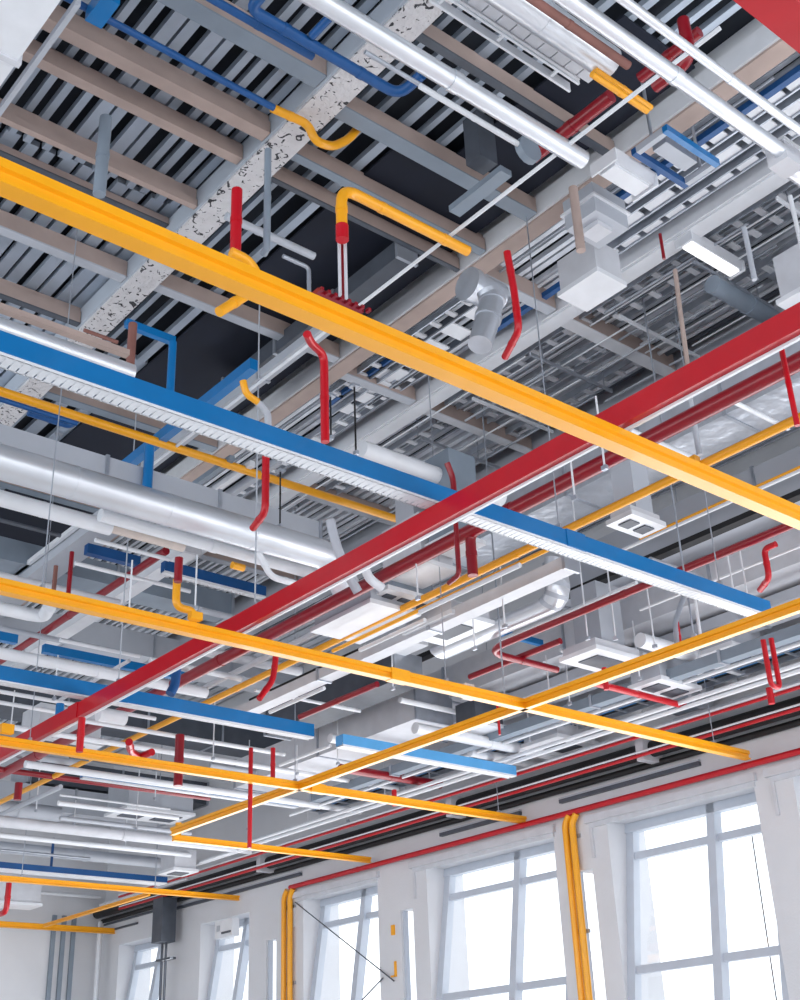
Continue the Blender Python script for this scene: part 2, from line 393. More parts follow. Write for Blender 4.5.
jl = [
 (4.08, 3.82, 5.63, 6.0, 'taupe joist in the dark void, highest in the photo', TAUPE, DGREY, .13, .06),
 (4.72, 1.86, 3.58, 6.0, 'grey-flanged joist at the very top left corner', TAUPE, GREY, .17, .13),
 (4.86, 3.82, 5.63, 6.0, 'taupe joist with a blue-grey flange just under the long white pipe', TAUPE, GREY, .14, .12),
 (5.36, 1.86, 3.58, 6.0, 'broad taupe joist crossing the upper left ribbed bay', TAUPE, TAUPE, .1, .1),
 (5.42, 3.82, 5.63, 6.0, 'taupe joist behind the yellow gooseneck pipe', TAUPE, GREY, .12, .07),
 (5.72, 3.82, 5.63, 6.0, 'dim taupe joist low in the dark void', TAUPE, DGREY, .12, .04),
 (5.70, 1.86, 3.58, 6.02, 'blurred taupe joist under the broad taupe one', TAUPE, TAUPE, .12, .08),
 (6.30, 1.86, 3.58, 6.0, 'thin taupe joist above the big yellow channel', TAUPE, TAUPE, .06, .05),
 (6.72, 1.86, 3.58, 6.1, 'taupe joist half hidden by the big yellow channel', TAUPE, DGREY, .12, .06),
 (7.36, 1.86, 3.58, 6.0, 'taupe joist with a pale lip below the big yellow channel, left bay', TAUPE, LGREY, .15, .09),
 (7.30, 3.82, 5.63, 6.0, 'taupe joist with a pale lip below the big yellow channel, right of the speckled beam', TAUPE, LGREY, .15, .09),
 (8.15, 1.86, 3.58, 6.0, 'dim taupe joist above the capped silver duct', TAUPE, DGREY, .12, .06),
 (9.3, 3.82, 5.63, 6.0, 'grey joist above the long blue channel, left', TAUPE, GREY, .15, .1),
 (11.2, 3.82, 5.63, 6.0, 'taupe joist above the thick silver duct', TAUPE, GREY, .15, .1),
 (13.4, 5.82, 6.64, 6.0, 'grey joist beyond the thick silver duct', TAUPE, GREY, .15, .1),
 (15.6, 6.84, 8.22, 6.0, 'grey joist far back above the blue-white channels', TAUPE, GREY, .15, .1),
 (18.0, 6.84, 8.22, 6.0, 'farthest grey joist before the back wall', TAUPE, GREY, .15, .1),
 (5.66, 6.84, 8.22, 6.0, 'taupe joist with a light grey lip in the bright ribbed bay, upper right', TAUPE, WHITE, .17, .13),
 (5.64, 5.82, 6.64, 6.0, 'short taupe joist behind the open white box', TAUPE, LGREY, .17, .1),
 (7.50, 6.84, 8.22, 6.0, 'taupe joist with a pale flange above the red and yellow crossing', TAUPE, WHITE, .14, .1),
 (7.46, 5.82, 6.64, 6.0, 'short taupe joist right of the red swan-neck pipe', TAUPE, LGREY, .14, .1),
 (4.3, 6.84, 8.22, 6.15, 'grey joist beside the topmost strip lamp', GREY, LGREY, .14, .1),
 (9.6, 6.84, 8.22, 6.0, 'grey joist above the long red channel, right bay', TAUPE, LGREY, .14, .1),
 (11.6, 6.84, 8.22, 6.0, 'grey joist above the bent white duct', TAUPE, LGREY, .14, .1),
]
for (y, x0, x1, z, lb, mw, mf, h, w_) in jl: joist(y, x0, x1, z, lb, mw, mf, h, w_)

# ------------------------------------------------------------------ yellow grid channels
GY = 'yellow channels running across under the services'
y1 = bar('B', (0, 182), (800, 520), 3.0, .078, .105, YEL, 'yellow_channel', 'broad yellow channel crossing the whole upper picture, largest of the yellow ones', 'channel', GY, (1.6, 4.4), joints=(.93,))
y2 = bar('B', (0, 588), (748, 760), 3.0, .07, .085, YEL, 'yellow_channel', 'long yellow channel crossing mid picture and ending at the window wall over the third window', 'channel', GY, (1.2, 0), joints=(.5,))
y3 = bar('B', (0, 743), (530, 825), 3.0, .06, .08, YEL, 'yellow_channel', 'third yellow channel, ending at the wall right of the middle window head', 'channel', GY, (1.2, 0), joints=(.6,))
y4 = bar('B', (176, 840), (370, 863), 3.0, .06, .07, YEL, 'yellow_channel', 'short yellow channel starting below the corner of the diagonal yellow one', 'channel', GY)
y5 = bar('B', (-20, 878), (250, 902), 3.0, .07, .07, YEL, 'yellow_channel', 'pale yellow channel under the blue and white channel, lower left', 'channel', GY, (.6, .8))
y6 = bar('B', (-20, 926), (125, 934), 3.0, .08, .09, YEL, 'yellow_channel', 'yellow channel close to the back wall, lowest of them all', 'channel', GY, (.6, .75))
ya = bar('A', (176, 827), (800, 620), 3.0, .05, .085, YEL, 'yellow_channel', 'diagonal yellow channel rising from lower left to the right edge below the blue channel', 'channel', None, (1.2, .42), joints=(.3,))
vdrop(178, 823, 838, 3.05, YEL, 6, 'corner_post', 'short yellow upright joining the diagonal channel to the channel under it', 'pipe', flare=False)
bar('A', (40, 927), (150, 896), 3.0, .05, .05, YEL, 'yellow_channel', 'small dull yellow link channel between the two lowest cross channels', 'channel')
for Y_, lb, z0 in ((y2, 'the mid-picture yellow channel', 3.085), (y3, 'the third yellow channel', 3.08)):
    t, c, s0, s1 = Y_; n = int((s1 - s0) / 3.2)
    rods('B', c + .04, [s0 + 1.5 + k * (s1 - s0 - 2) / n for k in range(n + 1)], z0, ZS, 'thin hanger rod rising from ' + lb, 'rods of ' + lb, .0045)
t, c, s0, s1 = ya; rods('A', c + .03, [s0 + 1.4, s0 + 3.2, s0 + 5.2, s0 + 7.2], 3.085, ZS, 'thin hanger rod rising from the diagonal yellow channel', 'rods of the diagonal yellow channel', .007)
t, c, s0, s1 = y5; rods('B', c + .03, [s0 + 1.2, s0 + 3.2], 3.07, ZS, 'thin hanger rod rising from the pale yellow channel', 'rods of the pale yellow channel', .007)

# ------------------------------------------------------------------ red and blue channels
r1 = bar('A', (0, 757), (700, 385), 3.15, .06, .13, RED, 'red_channel', 'long bright red channel running diagonally through the whole picture', 'channel', None, (5.0, 1.5), tray=WHITE, joints=(.8,))  # its white strip is a painted edge highlight
t, c, s0, s1 = r1; rods('A', c + .03, [6.9, 8.9], 3.28, ZS, 'white hanger rod rising from the long red channel', 'rods of the long red channel', .006, LGREY)
b1 = bar('B', (0, 357), (778, 613), 3.3, .085, .112, BLUE, 'blue_channel', 'long blue channel with a white slotted tray under it, crossing mid picture', 'channel', None, (1.6, 0), tray=WHITE, joints=(.72,), trayw=.115)
t, c, s0, s1 = b1; rods('B', c + .04, [5.6, 7.3], 3.43, ZS, 'thin steel rod carrying the long blue channel', 'rods of the long blue channel', .005)
b2 = bar('B', (0, 682), (318, 735), 3.3, .09, .12, BLUE, 'blue_channel', 'blue channel at lower left passing behind the red channel', 'channel', None, (1.5, 0), tray=WHITE, joints=(.55,))
b2b = bar('B', (340, 745), (520, 774), 3.3, .12, .1, LBLUE, 'blue_channel', 'sky blue channel ending near the white pipes above the windows', 'channel', None, tray=WHITE)
b3 = bar('B', (-20, 864), (163, 884), 3.25, .16, .08, DBLUE, 'blue_channel', 'far blue channel with a pale underside at lower left', 'channel', None, (.8, 0), tray=WHITE, trayw=.22)
vdrop(51, 838, 868, 3.35, DBLUE, 2.5, 'blue_cable', 'thin blue cable dropping to the far blue channel', 'cable', flare=False)

# ------------------------------------------------------------------ red pipes
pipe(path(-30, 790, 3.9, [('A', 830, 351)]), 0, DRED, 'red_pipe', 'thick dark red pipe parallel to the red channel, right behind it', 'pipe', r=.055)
pipe(path(487, 524, 3.9, [('A', 470, 533), ('Z', 468, 576)]), 0, DRED, 'red_pipe', 'dark red pipe elbow dropping beside the yellow conduits at centre', 'pipe', r=.04)
pipe(path(455, 512, 3.8, [('Z', 455, 575), ('h', 449, 583)]), 0, DRED, 'red_pipe', 'thin dark red drop left of the thick elbow at centre', 'pipe', r=.018)
pipe(path(810, 517, 3.75, [('A', 484, 648), ('B', 556, 674)]), 0, DRED, 'red_pipe', 'dark red pipe turning back in a tight bend right of centre', 'pipe', r=.033, fil=.25)
pipe(path(-10, 668, 4.78, [('A', 165, 549)]), 0, DRED, 'red_pipe', 'dark red pipe along the white trunking at left', 'pipe', r=.038)
pipe(path(470, 677, 3.8, [('A', 560, 640)]), 0, DRED, 'red_pipe', 'short dark red pipe under the tight bend', 'pipe', r=.03)
pipe(path(590, 682, 3.5, [('B', 684, 709)]), 0, RED, 'red_pipe', 'red pipe stub with a rounded end above the crossing yellow channels', 'pipe', r=.032)
pipe(path(340, 768, 3.6, [('B', 440, 789)]), 0, DRED, 'red_pipe', 'dark red pipe under the sky blue channel', 'pipe', r=.05)
pipe(path(-10, 768, 3.9, [('B', 210, 796)]), 0, DRED, 'red_pipe', 'dark red pipe running beside a blue one at lower left', 'pipe', r=.035)
pipe(path(300, 717, 3.7, [('A', 378, 686)]), 0, DRED, 'red_pipe', 'thin dark red pipe on the dark slot above the white duct', 'pipe', r=.03)
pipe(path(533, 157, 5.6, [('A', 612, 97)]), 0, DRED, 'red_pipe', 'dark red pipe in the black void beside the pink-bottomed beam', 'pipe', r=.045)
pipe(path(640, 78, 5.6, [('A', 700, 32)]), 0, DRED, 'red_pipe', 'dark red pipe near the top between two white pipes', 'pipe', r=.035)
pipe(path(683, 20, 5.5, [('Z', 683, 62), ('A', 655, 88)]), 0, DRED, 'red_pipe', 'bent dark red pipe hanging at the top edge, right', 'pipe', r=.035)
bar('B', (784, -14), (866, 62), 3.0, .12, .16, RED, 'red_channel', 'wide red channel cutting the top right corner', 'channel', None, (.8, .8))
pipe(path(237, 190, 5.0, [('Z', 237, 252)]), 0, RED, 'red_pipe', 'upright red pipe above the yellow hook, upper left', 'pipe', r=.033)
pipe(path(307, 334, 3.6, [('h', 311, 343), ('h', 324, 355), ('Z', 326, 442)]), 0, RED, 'red_pipe', 'red swan-neck pipe dropping below the broad yellow channel', 'pipe', r=.022)
pipe(path(507, 252, 4.8, [('y', 514, 290), ('y', 519, 330), ('h', 505, 357)]), 0, RED, 'red_pipe', 'curved red pipe hanging beside the foil-wrapped duct', 'pipe', r=.023)
pipe(path(266, 444, 3.9, [('Z', 266, 512), ('h', 253, 528)]), 0, RED, 'red_pipe', 'red drop pipe with a kicked foot under the blue channel', 'pipe', r=.024)
pipe(path(447, 463, 3.9, [('y', 453, 478), ('Z', 453, 497)]), 0, DRED, 'red_pipe', 'short dark red pipe behind the blue channel, left of the crossing', 'pipe', r=.02)
pipe(path(780, 342, 3.35, [('Z', 791, 427)]), 0, RED, 'red_pipe', 'pinkish red hanger pipe between red channel and yellow conduit, right edge', 'pipe', r=.014)
pipe(path(776, 544, 4.0, [('h', 764, 549), ('Z', 768, 578), ('h', 760, 590)]), 0, RED, 'red_pipe', 'small red zigzag pipe near the right edge', 'pipe', r=.025)
pipe(path(763, 640, 3.4, [('Z', 768, 686), ('B', 780, 688), ('Z', 774, 638)]), 0, RED, 'red_pipe', 'red U-shaped pipe below the diagonal yellow channel at right', 'pipe', r=.022)
pipe(path(769, 688, 3.3, [('Z', 770, 704)]), 0, RED, 'red_pipe', 'red stub under the U-shaped pipe', 'pipe', r=.03)
pipe(path(677, 622, 3.7, [('Z', 678, 652)]), 0, RED, 'red_pipe', 'tiny red tip under the grey flexible drop', 'pipe', r=.016)
pipe(path(604, 668, 3.6, [('Z', 604, 690)]), 0, RED, 'red_pipe', 'short red riser on the rounded red stub', 'pipe', r=.025)
pipe(path(497, 700, 3.4, [('Z', 498, 735)]), 0, RED, 'red_pipe', 'thin red drop left of where the yellow channels cross', 'pipe', r=.012)
pipe(path(276, 655, 3.6, [('y', 273, 680), ('y', 259, 699)]), 0, RED, 'red_pipe', 'curved red pipe crossing behind the yellow conduit', 'pipe', r=.026)
pipe(path(251, 748, 3.4, [('Z', 252, 848)]), 0, RED, 'red_pipe', 'tall thin red upright at lower left, beside the third yellow channel', 'pipe', r=.022)
pipe(path(273, 748, 3.4, [('Z', 273, 782)]), 0, RED, 'red_pipe', 'short red upright right of the tall thin one', 'pipe', r=.024)
pipe(path(180, 735, 3.5, [('Z', 180, 786)]), 0, DRED, 'red_pipe', 'thick dark red upright above the third yellow channel', 'pipe', r=.045)
pipe(path(82, 718, 3.1, [('Z', 80, 752)]), 0, RED, 'red_pipe', 'red upright below the red channel at far left', 'pipe', r=.03)
pipe(path(129, 742, 3.2, [('h', 131, 752), ('h', 140, 757), ('h', 152, 752)]), 0, RED, 'red_pipe', 'red loop pipe above the third yellow channel', 'pipe', r=.035)
pipe(path(19, 783, 3.3, [('Z', 19, 800)]), 0, DRED, 'red_pipe', 'dark red stub at the lower left edge', 'pipe', r=.04)
pipe(path(72, 552, 4.6, [('Z', 72, 594)]), 0, DRED, 'red_pipe', 'brown-red upright under the pale beam at left', 'pipe', r=.02)
pipe(path(56, 566, 4.6, [('Z', 56, 597)]), 0, BROWN, 'red_pipe', 'brown upright beside the brown-red one at left', 'pipe', r=.02)
pipe(path(394, 790, 3.4, [('Z', 393, 806)]), 0, RED, 'red_pipe', 'red stub under the dark red pipe at bottom centre', 'pipe', r=.03)
pipe(path(9, 808 + 75, 3.2, [('Z', 10, 912), ('A', 0, 918)]), 0, RED, 'red_pipe', 'red sprinkler drop at the lower left edge', 'pipe', r=.04)
pipe(path(60, 500, 5.2, [('Z', 61, 501), ('B', 62, 502)]), 0, BROWN, 'red_pipe', 'tiny brown fitting beside the thick silver duct', 'pipe', r=.03) if False else None
# red valve plate where the twin rods meet the broad channel
t = thing('red_bracket', 'red toothed bracket behind the broad yellow channel at the foot of the twin rods', 'bracket', at(340, 300, 3.9))
P = at(318, 292, 3.9); Q = at(364, 312, 3.9)
MB().box(P.x, Q.x, P.y, P.y + .09, 3.9, 3.93).build('plate', DRED, t)
for k in range(8): MB().box(P.x + k * .045, P.x + k * .045 + .018, P.y - .03, P.y, 3.9, 3.92).build('tooth', DRED, t)
# wall services: red rail and pipes along the window wall
def wall_run(p0, p1, x, r, m, name, label, cat='pipe', ext=(0, 0)):
    a = at(*p0, x=x); b = at(*p1, x=x); z = (a.z + b.z) / 2
    return pipe([Vector((x, min(a.y, b.y) - ext[0], z)), Vector((x, max(a.y, b.y) + ext[1], z))], 0, m, name, label, cat, r=r)
wall_run((290, 887), (800, 752), XW - .07, .032, RED, 'red_pipe', 'red pipe along the wall just above the window heads', ext=(4, 0))
wall_run((150, 880), (800, 700), 9.98, .018, RED, 'red_pipe', 'upper thin red pipe over the black insulated duct by the windows', ext=(4, 1))
wall_run((150, 892), (800, 722), 10.1, .018, RED, 'red_pipe', 'lower thin red pipe under the black insulated duct by the windows', ext=(4, 1))
wall_run((150, 877), (800, 697), 9.96, .012, WHITE, 'white_pipe', 'white conduit riding on the upper thin red pipe by the windows', ext=(4, 1))
wall_run((150, 889), (800, 719), 10.08, .010, WHITE, 'white_pipe', 'white conduit riding on the lower thin red pipe by the windows', ext=(4, 1))
a = at(185, 885, x=10.25); b = at(800, 712, x=10.25); zb = (a.z + b.z) / 2
round_duct([Vector((10.22, 4.5, zb + .02)), Vector((10.22, YB - .05, zb + .02))], 0, BLACK, 'black insulated duct running along the top of the window wall', seam=2.4) if False else None
t = thing('black_duct', 'black insulated duct running along the top of the window wall', 'duct', (10.2, 4.5, zb))
MB().tube([(10.28, 1.0, zb + .02), (10.28, YB - .05, zb + .02)], .085, 20).build('duct_body', BLACK, t)
MB().tube([(10.39, 1.0, zb - .1), (10.39, YB - .05, zb - .1)], .035, 16).build('lower_pipe', BLACK, t)
for yy in (8.1, 11.1, 15.2): MB().box(10.12, 10.43, yy, yy + .1, zb - .11, zb + .13).build('support_band', OFFW, t)
for i, (p0, p1) in enumerate((((170, 884), (300, 852)), ((440, 838), (520, 818)), ((560, 808), (700, 772)))):
    a = at(*p0, x=10.4); b = at(*p1, x=10.4)
    t = thing('wall_tray', ['dark slot tray on the wall above the far windows', 'dark slot tray on the wall above the middle window', 'dark slot tray on the wall above the nearest window'][i], 'cable tray', (10.4, b.y, b.z))
    MB().box(10.39, 10.44, b.y, a.y, 3.11, 3.15).build('tray_body', DGREY, t); MB().box(10.39, 10.44, b.y, a.y, 3.152, 3.17).build('lip', LGREY, t)

# ------------------------------------------------------------------ yellow pipes
pipe(path(-10, 807, 3.9, [('A', 830, 414)]), 0, YEL, 'yellow_pipe', 'long thin yellow conduit parallel to the red channel, from lower left to right edge', 'pipe', r=.032)
pipe(path(333, 651, 3.75, [('A', 556, 557)]), 0, YEL, 'yellow_pipe', 'second thin yellow conduit lying along the white trunking at centre', 'pipe', r=.018)
pipe(path(640, 539, 4.6, [('A', 830, 458)]), 0, YEL, 'yellow_pipe', 'very thin yellow line under the large smooth duct at right', 'pipe', r=.014, couplings=False)
pipe(path(-10, 388, 5.0, [('B', 412, 521)]), 0, YEL, 'yellow_pipe', 'long yellow pipe high up behind the blue channel', 'pipe', r=.036)
pipe(path(272, 108, 5.9, [('h', 308, 124), ('y', 315, 141), ('y', 332, 147), ('y', 348, 140), ('y', 360, 126)]), 0, YEL, 'yellow_pipe', 'yellow hook-shaped pipe under the speckled beam near the top', 'pipe', r=.03)
pipe(path(342, 232, 4.6, [('Z', 342, 187), ('B', 425, 222), ('B', 470, 247)]), 0, YEL, 'yellow_pipe', 'yellow gooseneck pipe in the dark void', 'pipe', r=.034, fil=.12)
pipe(path(342, 226, 4.6, [('Z', 342, 240)]), 0, RED, 'red_coupling', 'red coupling at the foot of the yellow gooseneck', 'coupling', r=.038)
for dx, lb in ((-3, 'left of the two pale pink rods under the red coupling'), (3, 'right of the two pale pink rods under the red coupling')):
    pipe(path(342 + dx, 238, 4.6, [('Z', 342 + dx, 308)]), 0, OFFW, 'twin_rod', lb, 'hanger', r=.010, couplings=False)
pipe(path(342, 238, 4.62, [('Z', 342, 306)]), 0, DRED, 'red_rod', 'dark red rod between the two pale pink rods', 'hanger', r=.009, couplings=False)
pipe(path(231, 252, 4.2, [('y', 248, 260), ('y', 258, 275), ('y', 250, 293), ('y', 219, 312)]), 0, YEL, 'yellow_pipe', 'yellow curved hook looping behind the broad yellow channel', 'pipe', r=.028)
pipe(path(243, 381, 4.0, [('y', 246, 394), ('y', 258, 402)]), 0, YEL, 'yellow_pipe', 'small yellow crank above the blue channel', 'pipe', r=.022)
pipe(path(256, 401, 4.0, [('y', 268, 412), ('Z', 268, 440)]), 0, LGREY, 'grey_pipe', 'grey bent pipe leading down from the small yellow crank', 'pipe', r=.022)
pipe(path(177, 580, 3.4, [('Z', 178, 607), ('B', 193, 613), ('Z', 193, 624)]), 0, YEL, 'yellow_pipe', 'yellow cranked pipe standing on the mid-picture yellow channel', 'pipe', r=.028)
pipe(path(179, 558, 3.45, [('Z', 179, 582)]), 0, DRED, 'red_pipe', 'dark red top piece of the cranked yellow drop', 'pipe', r=.028)
a = at(195, 622, 3.06); tag(MB().box(a.x - .03, a.x + .06, a.y, a.y + .05, 3.085, 3.14).build('yellow_block', YEL), 'small yellow block on the mid-picture channel at the cranked drop', 'block')
a = at(7, 735, 3.06); tag(MB().box(a.x - .05, a.x + .06, a.y, a.y + .06, 3.08, 3.16).build('yellow_block', YEL), 'small yellow block on the third channel at the left edge', 'block')
a = at(698, 462, 3.9); tag(MB().box(a.x - .03, a.x + .03, a.y, a.y + .05, 3.75, 3.95).build('yellow_block', YEL), 'yellow clip between the red pipe and the broad yellow channel', 'block')
a = at(470, 690, 3.5); tag(MB().box(a.x - .06, a.x + .06, a.y, a.y + .06, 3.42, 3.56).build('beige_block', BEIGE), 'beige block above the mid-picture channel right of centre', 'block')
pipe(path(232, 565, 4.0, [('B', 246, 560)]), 0, YEL, 'yellow_pipe', 'tiny yellow stub under the thick silver duct', 'pipe', r=.03)
pipe(path(595, 70, 5.3, [('B', 648, 112)]), 0, YEL, 'yellow_pipe', 'upper of two thin yellow pipes near the top right', 'pipe', r=.02)
pipe(path(592, 74, 5.2, [('B', 644, 116)]), 0, YEL, 'yellow_pipe', 'lower of two thin yellow pipes near the top right', 'pipe', r=.02)
pipe(path(250, 730, 3.5, [('B', 340, 738)]), 0, YEL, 'yellow_pipe', 'thin yellow strip on the white box by the blue channel', 'pipe', r=.02) if False else None

# ------------------------------------------------------------------ blue pipes
pipe(path(60, -6, 5.6, [('B', 272, 112)]), 0, DBLUE, 'blue_pipe', 'thin blue pipe across the top left bay', 'pipe', r=.022)
pipe(path(200, -8, 5.6, [('B', 315, 52)]), 0, DBLUE, 'blue_pipe', 'blue pipe beneath the thick one at the top edge', 'pipe', r=.025)
pipe(path(266, -10, 5.5, [('A', 249, 8), ('B', 322, 46), ('B', 402, 90), ('A', 425, 78)]), 0, DBLUE, 'blue_pipe', 'thick blue pipe with two bends under the speckled beam', 'pipe', r=.034, fil=.1)
pipe(path(312, 36, 5.5, [('A', 330, 16)]), 0, DBLUE, 'blue_pipe', 'short blue spur of the thick bent pipe', 'pipe', r=.025)
bar('A', (84, 20), (104, -4), 5.5, .1, .1, BLUE, 'blue_bracket', 'short blue bar at the top left edge', 'bracket')
bar('A', (118, 472), (250, 368), 5.0, .07, .09, BLUE, 'blue_channel', 'short blue channel running up in the dark gap at left', 'channel')
bar('B', (127, 325), (176, 343), 5.3, .05, .06, BLUE, 'blue_channel', 'small blue bar beside the brown strap', 'channel')
vdrop(170, 342, 396, 4.6, BLUE, 8, 'blue_upright', 'blue upright hanging behind the blue channel', 'pipe', flare=False)
vdrop(147, 447, 490, 4.4, BLUE, 10, 'blue_upright', 'blue upright standing on the thick silver duct', 'pipe', flare=False)
pipe(path(-10, 396, 4.8, [('B', 78, 420)]), 0, DBLUE, 'blue_pipe', 'thin blue pipe at the left edge above the yellow pipe', 'pipe', r=.02)
pipe(path(28, 413, 5.2, [('B', 70, 426), ('A', 76, 421)]), 0, DBLUE, 'blue_pipe', 'short blue pipe under the speckled beam at left', 'pipe', r=.025)
bar('B', (88, 552), (140, 566), 5.0, .08, .1, DBLUE, 'blue_channel', 'blue bar above the dark red pipe at left', 'channel')
bar('B', (165, 570), (266, 596), 4.6, .08, .1, DBLUE, 'blue_channel', 'blue bar with white lip under the thick silver duct', 'channel', tray=WHITE)
bar('B', (47, 650), (190, 683), 4.4, .07, .09, BLUE, 'blue_channel', 'blue bar behind the red channel at lower left', 'channel')
bar('B', (-20, 636), (18, 643), 4.4, .07, .09, BLUE, 'blue_channel', 'blue bar stub at the left edge', 'channel')
bar('B', (82, 777), (300, 806), 3.6, .08, .09, BLUE, 'blue_channel', 'blue bar below the third yellow channel at lower left', 'channel', tray=WHITE)
bar('B', (490, 632), (545, 645), 4.2, .05, .06, BLUE, 'blue_channel', 'short blue bar behind the tight red bend', 'channel')
pipe(path(177, 664, 3.5, [('y', 175, 685), ('y', 170, 694)]), 0, DBLUE, 'blue_pipe', 'small curved blue drop behind the red channel', 'pipe', r=.04)
vdrop(59, 704, 718, 3.4, BLUE, 8, 'blue_upright', 'short blue upright under the lower left blue channel', 'pipe', flare=False)
for k, (p0, p1, lb) in enumerate((((590, 207), (830, 62), 'blue strip along the bright ribbed bay, long one'), ((600, 172), (700, 110), 'blue strip beside the grey bracket frame'), ((487, 332), (600, 262), 'blue strip under the foil-wrapped duct'), ((400, 345), (330, 410), 'dark blue strip in the bay below the broad yellow channel'))):
    bar('A', p0, p1, 6.05, .05, .05, DBLUE, 'blue_strip', lb, 'channel')
t = thing('bracket_frame', 'blue and grey bracket frame hanging from the pink-bottomed beam', 'bracket', at(665, 155, 5.6))
P = at(636, 150, 5.6); Q = at(700, 176, 5.6); X0, X1, Y0, Y1 = P.x, Q.x, P.y - .22, P.y
MB().box(X0, X1, Y1, Y1 + .04, 5.58, 5.63).build('front_rail', DBLUE, t); MB().box(X0, X1, Y0 - .04, Y0, 5.58, 5.63).build('rear_rail', BLUE, t)
MB().box(X0, X0 + .04, Y0, Y1, 5.58, 5.63).build('end_rail', LGREY, t); MB().box(X1 - .04, X1, Y0, Y1, 5.58, 5.63).build('end_rail', LGREY, t)
MB().box(X0 + .1, X1 - .12, Y0 + .05, Y1 - .06, 5.6, 5.66).build('plate', LGREY, t)
for xx in (X0 + .02, X1 - .02): MB().tube([(xx, Y0 + .1, 5.63), (xx, Y0 + .1, ZS)], .012, 8).build('drop_rod', GALV, t)

# ------------------------------------------------------------------ white and grey pipes
pipe(path(300, -12, 5.0, [('B', 582, 161)]), 0, SILV, 'white_pipe', 'thick white pipe with a capped end crossing the top of the picture', 'pipe', r=.056)
pipe(path(540, -20, 4.6, [('B', 782, 164)]), 0, SILV, 'white_pipe', 'thick white pipe running to the white junction box at upper right', 'pipe', r=.042)
pipe(path(610, -10, 4.6, [('B', 830, 158)]), 0, SILV, 'white_pipe', 'thinner white pipe parallel to the thick one at upper right', 'pipe', r=.024)
pipe(path(720, 28, 5.0, [('A', 150, 463)]), 0, WHITE, 'white_pipe', 'thin bright conduit slanting along the dark void', 'pipe', r=.013)
pipe(path(782, 164, 4.6, [('B', 830, 200)]), 0, SILV, 'white_pipe', 'thick white pipe leaving the junction box to the right edge', 'pipe', r=.045)
P = at(783, 160, 4.58)
t = thing('junction_box', 'white junction box at the joint of the thick white pipe, upper right', 'box', P)
MB().box(P.x - .06, P.x + .09, P.y - .06, P.y + .06, 4.53, 4.65).build('box_body', OFFW, t); MB().box(P.x - .07, P.x + .1, P.y - .07, P.y + .07, 4.65, 4.67).build('lid', WHITE, t)
pipe(path(365, 52, 5.3, [('B', 380, 66), ('B', 520, 147)]), 0, GALV, 'grey_conduit', 'thin grey conduit just below the thick white pipe', 'pipe', r=.014)
pipe(path(420, 86, 5.25, [('B', 526, 147)]), 0, WHITE, 'white_conduit', 'thin white conduit ending at a grey clamp ring', 'pipe', r=.018)
P = at(528, 150, 5.25); t = thing('clamp_ring', 'grey clamp ring around the end of the thin white conduit', 'clamp', P)
MB().ring(P, (0, 1, 0), .09, .05).build('ring_band', GREY, t)
ladder('B', (440, -8), (580, 84), 5.6, .09, 'white ladder tray at the top edge, left of the silver duct', WHITE, step=.45, rw=.02)
ladder('B', (470, -8), (592, 70), 5.5, .1, 'pale ladder tray next to the silver duct at the top', OFFW, step=.11, rw=.1)
round_duct(path(470, -32, 5.4, [('B', 607, 66)]), 34, SILV, 'silver round duct at the top edge, right of the ladder trays', .7)
pipe(path(505, -20, 5.2, [('B', 628, 66)]), 0, BROWN, 'brown_pipe', 'rust brown pipe beside the silver duct at the top', 'pipe', r=.025)
bar('A', (72, 2), (-10, 128), 5.4, .03, .05, LGREY, 'grey_rail', 'pale grey rail at the top left corner', 'rail')
t = thing('white_duct', 'white sheet duct with folded seams cutting the top left corner', 'duct', (1.2, 4, 5.6))
MB().box(1.15, 1.76, 2.5, 6.3, 5.35, 6.1).build('duct_body', WHITE, t)
MB().box(1.13, 1.78, 5.15, 5.19, 5.33, 6.12).build('flange', OFFW, t); MB().box(1.13, 1.78, 6.27, 6.31, 5.33, 6.12).build('flange', OFFW, t)
MB().box(1.1, 1.13, 2.5, 5.0, 5.33, 5.36).build('red_edge', RED, t)
# vertical grey pieces
pipe(path(268, 150, 5.4, [('Z', 268, 248), ('h', 264, 254)]), 0, GREY, 'grey_pipe', 'upright grey pipe next to the red upright', 'pipe', r=.022)
pipe(path(106, 118, 5.8, [('Z', 103, 195)]), 0, GREY, 'grey_pipe', 'grey sprinkler drop in the upper left bay', 'pipe', r=.04)
pipe(path(226, 216, 5.4, [('B', 290, 245), ('B', 313, 258)]), 0, LGREY, 'grey_pipe', 'pale grey pipe left of the gooseneck', 'pipe', r=.028)
pipe(path(283, 256, 5.0, [('B', 310, 265), ('Z', 322, 296)]), 0, GALV, 'flexible_hose', 'grey flexible hose curling to the red bracket', 'hose', r=.014)
pipe(path(133, 324, 5.0, [('Z', 118, 372)]), 0, BROWN, 'brown_strap', 'brown strap hanging over the capped silver duct', 'strap', r=.03, couplings=False)
pipe(path(84, 330, 5.0, [('B', 95, 325), ('B', 122, 330)]), 0, BROWN, 'brown_pipe', 'thin brown tube on top of the capped silver duct', 'pipe', r=.014)
pipe(path(573, 188, 5.4, [('Z', 573, 252)]), 0, TAUPE, 'beige_strap', 'pinkish hanger strap by the foil-wrapped duct', 'strap', r=.03, couplings=False)
pipe(path(675, 270, 5.2, [('y', 680, 310), ('y', 688, 368)]), 0, TAUPE, 'hanger_strap', 'taupe hanger strap above the red channel', 'hanger', r=.016, couplings=False)
pipe(path(744, 228, 5.2, [('y', 749, 252), ('Z', 754, 280)]), 0, LGREY, 'hanger_strap', 'pale hanger strap beside the strip lamp', 'hanger', r=.018, couplings=False)
pipe(path(790, 196, 5.0, [('Z', 800, 260)]), 0, WHITE, 'hanger_strap', 'white hanger strap at the right edge', 'hanger', r=.014, couplings=False)
